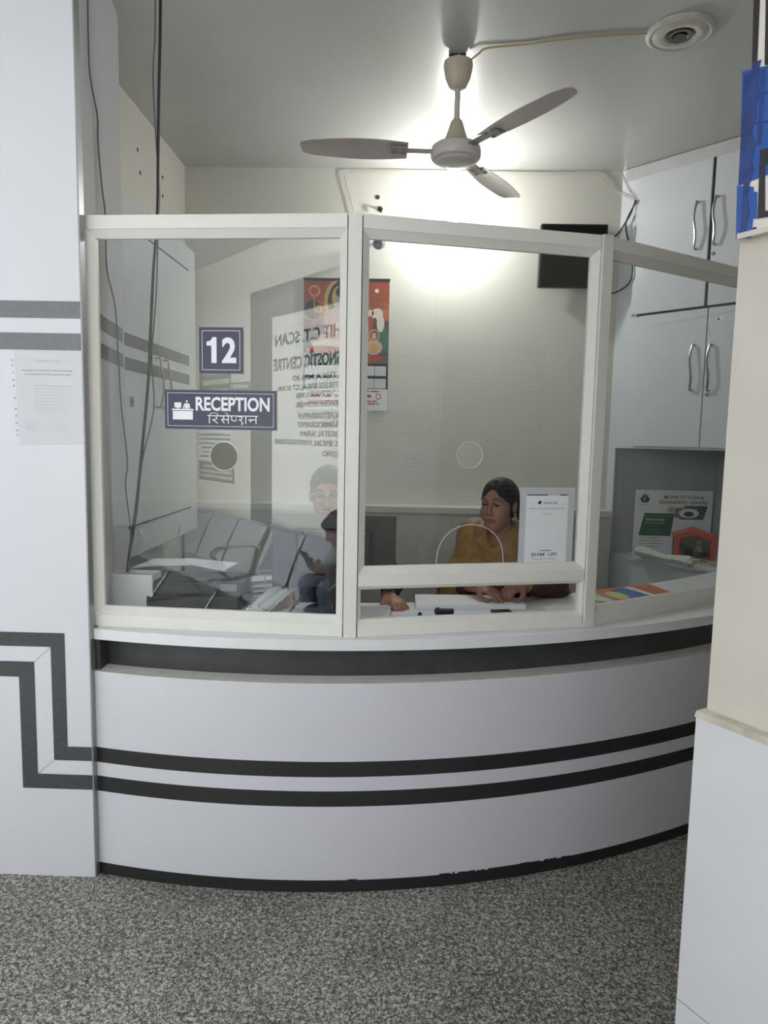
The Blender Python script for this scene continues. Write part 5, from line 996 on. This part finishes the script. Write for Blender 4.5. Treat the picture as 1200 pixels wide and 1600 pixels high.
# service board
def bp(s): return us(s)
u_l, u_r = sorted((e1(428, 600)[0], e1(572, 600)[0])); zb = e1(428, 497)[1]
bd = thing('service_board', 'tall white board of black capital lettering on the lobby wall, reflected in the left pane', 'board', PW.P((u_l + u_r) / 2, .95, .03))
mb = MB(); PW.rect(mb, u_l, .45, u_r, zb, .014, 0, .006); mb.build('board', mat('board_white', (224, 224, 214), .5, noise=.02), bd)
mb = MB(); W_ = u_r - u_l
L_ = lambda y: e1(436, y)[1]
rows = [('MOHIT C.T. SCAN', .04, .92, L_(542), L_(523) - L_(542)), ('&', .50, .05, L_(560), L_(551) - L_(560)), ('DIAGNOSTIC CENTRE', .04, .94, L_(580), L_(561) - L_(580)), ('1.5 TESLA MRI 3D', .15, .60, L_(598), .04), ('MULTISLICE SPIRAL CT SCAN', .12, .80, L_(612), .042), ('ULTRASOUND', .30, .40, L_(624), .04), ('COLOUR DOPPLER', .20, .50, L_(638), .042), ('ELASTOGRAPHY', .22, .46, L_(655), .045), ('MAMMOGRAPHY', .22, .46, L_(668), .045), ('DIGITAL X-RAY', .22, .44, L_(681), .045), ('DIGITAL SPECIAL INVESTIGATIONS', .06, .90, L_(694), .042), ('3D/4D', .22, .18, L_(709), .045)]
for txt, a, ww, z, hh in rows: PW.text(mb, txt, u_l + a * W_, z, ww * W_, hh, .0212, 0, .03)
mb.build('lettering', ink, bd)
def notice(name, label, u0, z0, u1, z1, dark=True, rows=4, n=0):
    t = thing(name, label, 'notice', PW.P(u0, z0, .002)); mb = MB(); PW.rect(mb, min(u0, u1), z0, max(u0, u1), z1, .0015, 0, .004); mb.build('sheet', mat('notice_grey', (120, 122, 118), .6) if dark else wht, t)
    mb = MB(); random.seed(int(z0 * 100)); PW.lines(mb, min(u0, u1) + .03, max(u0, u1) - .03, z1 - .02, z0 + .02, rows, (z1 - z0) / rows * .45, .0062, 0, word=.05, ragged=.1); mb.build('print', mat('notice_print', (206, 206, 200), .6) if dark else greyink, t)
notice('wall_notice', 'grey board with pale writing on the lobby wall, reflected beside the number 12 sign', e1(312, 600)[0], e1(312, 625)[1], e1(360, 600)[0], e1(312, 560)[1], True, 4)
notice('wall_notice', 'small grey strip notice on the lobby wall, reflected above the RECEPTION sign', e1(362, 600)[0], e1(362, 612)[1], e1(390, 600)[0], e1(362, 598)[1], True, 1)
notice('wall_notice', 'pale paper notice on the lobby wall, reflected beside the left round glass hole', e1(310, 600)[0], e1(310, 718)[1], e1(362, 600)[0], e1(310, 672)[1], False, 6)
notice('wall_notice', 'grey notice low on the lobby wall, reflected below the round hole in the left pane', e1(310, 600)[0], e1(310, 748)[1], e1(365, 600)[0], e1(310, 720)[1], True, 3)
# boards on the inner face of the right jamb, reflected in the middle pane
q0 = A(A0[0], A0[1], 0); q1 = A(3.9, 1.95, 0); exj = unit(q0 - q1); PQ = Plane(q0, exj, (0, 0, 1))
if PQ.n[1] < 0: PQ = Plane(q0, -exj, (0, 0, 1))
sq = 1 if np.dot(PQ.ex, q1 - q0) > 0 else -1
def qb(u): return sq * u
def e2x(x, y):      # reflected pixel in the middle pane -> point on PQ
    r = ray(x, y); h_ = atpl(x, y, PM, basis(PM, PR)[1]); n_ = basis(PM, PR)[1]; rr = r - 2 * np.dot(r, n_) * n_; t = np.dot(PQ.o - h_, PQ.n) / np.dot(rr, PQ.n); p = h_ + rr * t - PQ.o; return float(p @ PQ.ex), float(p[2]), t


def tagboard(name, label, pl, u0, z0, u1, z1, m, rows=()):
    u0, u1 = min(u0, u1), max(u0, u1); t = thing(name, label, 'board', pl.P(u0, z0, .002)); mb = MB(); pl.rect(mb, u0, z0, u1, z1, .0015, 0, .006); mb.build('sheet', m, t); return t
pale = mat('pale_text', (214, 214, 206), .6); grb = mat('board_grey', (150, 152, 148), .6)
a = e2x(692, 540); b = e2x(862, 690); ks = 1 if b[0] > a[0] else -1; a = (ks * .03, a[1]); b = (ks * .56, b[1]); W_ = abs(b[0] - a[0]); ul = min(a[0], b[0])
t = tagboard('price_board', 'large grey price list board of the clinic, faintly reflected in the middle pane', PQ, a[0], 1.12, b[0], a[1] + .02, grb)
mb = MB(); PQ.text(mb, 'MOHIT CT SCAN &', ul + .22 * W_, a[1] - .045, .55 * W_, .032, .0080, 0, .02); PQ.text(mb, 'DIAGNOSTIC CENTRE', ul + .14 * W_, a[1] - .09, .7 * W_, .032, .0080, 0, .02)
random.seed(4); PQ.lines(mb, ul + .05 * W_, ul + .45 * W_, a[1] - .12, 1.14, 26, .008, .0080, 0, word=.04, ragged=.5); PQ.lines(mb, ul + .55 * W_, ul + .95 * W_, a[1] - .12, 1.14, 26, .008, .0080, 0, word=.04, ragged=.5)
mb.build('lettering', pale, t)
PV = Plane((0, -1.598, 0), (-1, 0, 0), (0, 0, 1))
def e3(x, y):
    r = ray(x, y); n_ = basis(PM, PR)[1]; h_ = atpl(x, y, PM, n_); rr = r - 2 * np.dot(r, n_) * n_; k_ = (-1.598 - h_[1]) / rr[1]; p = h_ + rr * k_; return -float(p[0]), float(p[2])
a = e3(566, 548); b = e3(682, 580); t = tagboard('direction_sign', 'long sign with arrow on the rear wall, faintly reflected in the middle pane', PV, a[0], b[1], b[0], a[1], grb)
mb = MB(); ul, ur = sorted((a[0], b[0])); w = ur - ul; PV.text(mb, 'ULTRASONOGRAPHY', ul + .18 * w, b[1] + .25 * (a[1] - b[1]), .76 * w, .5 * (a[1] - b[1]), .0085, 0, .02); zc = (a[1] + b[1]) / 2
PV.poly(mb, [(ul + .03 * w, zc), (ul + .08 * w, zc + .05), (ul + .08 * w, zc + .02), (ul + .15 * w, zc + .02), (ul + .15 * w, zc - .02), (ul + .08 * w, zc - .02), (ul + .08 * w, zc - .05)], .0085, 0); mb.build('lettering', pale, t)
a = e3(562, 640); b = e3(674, 684); t = tagboard('grey_notice_board', 'grey notice board on the rear wall, faintly reflected in the middle pane', PV, a[0], b[1], b[0], a[1], grb)
ul, ur = sorted((a[0], b[0])); mb = MB(); PV.lines(mb, ul + .05, ur - .05, a[1] - .04, b[1] + .04, 3, .03, .0085, 0, word=.12); mb.build('print', pale, t)
a = e3(612, 700); b = e3(672, 772); t = tagboard('white_notice', 'white paper notice on the rear wall, faintly reflected in the middle pane', PV, a[0], b[1], b[0], a[1], wht)
ul, ur = sorted((a[0], b[0])); mb = MB(); PV.lines(mb, ul + .04, ur - .04, a[1] - .04, b[1] + .04, 9, .012, .0085, 0, word=.08); mb.build('print', greyink, t)
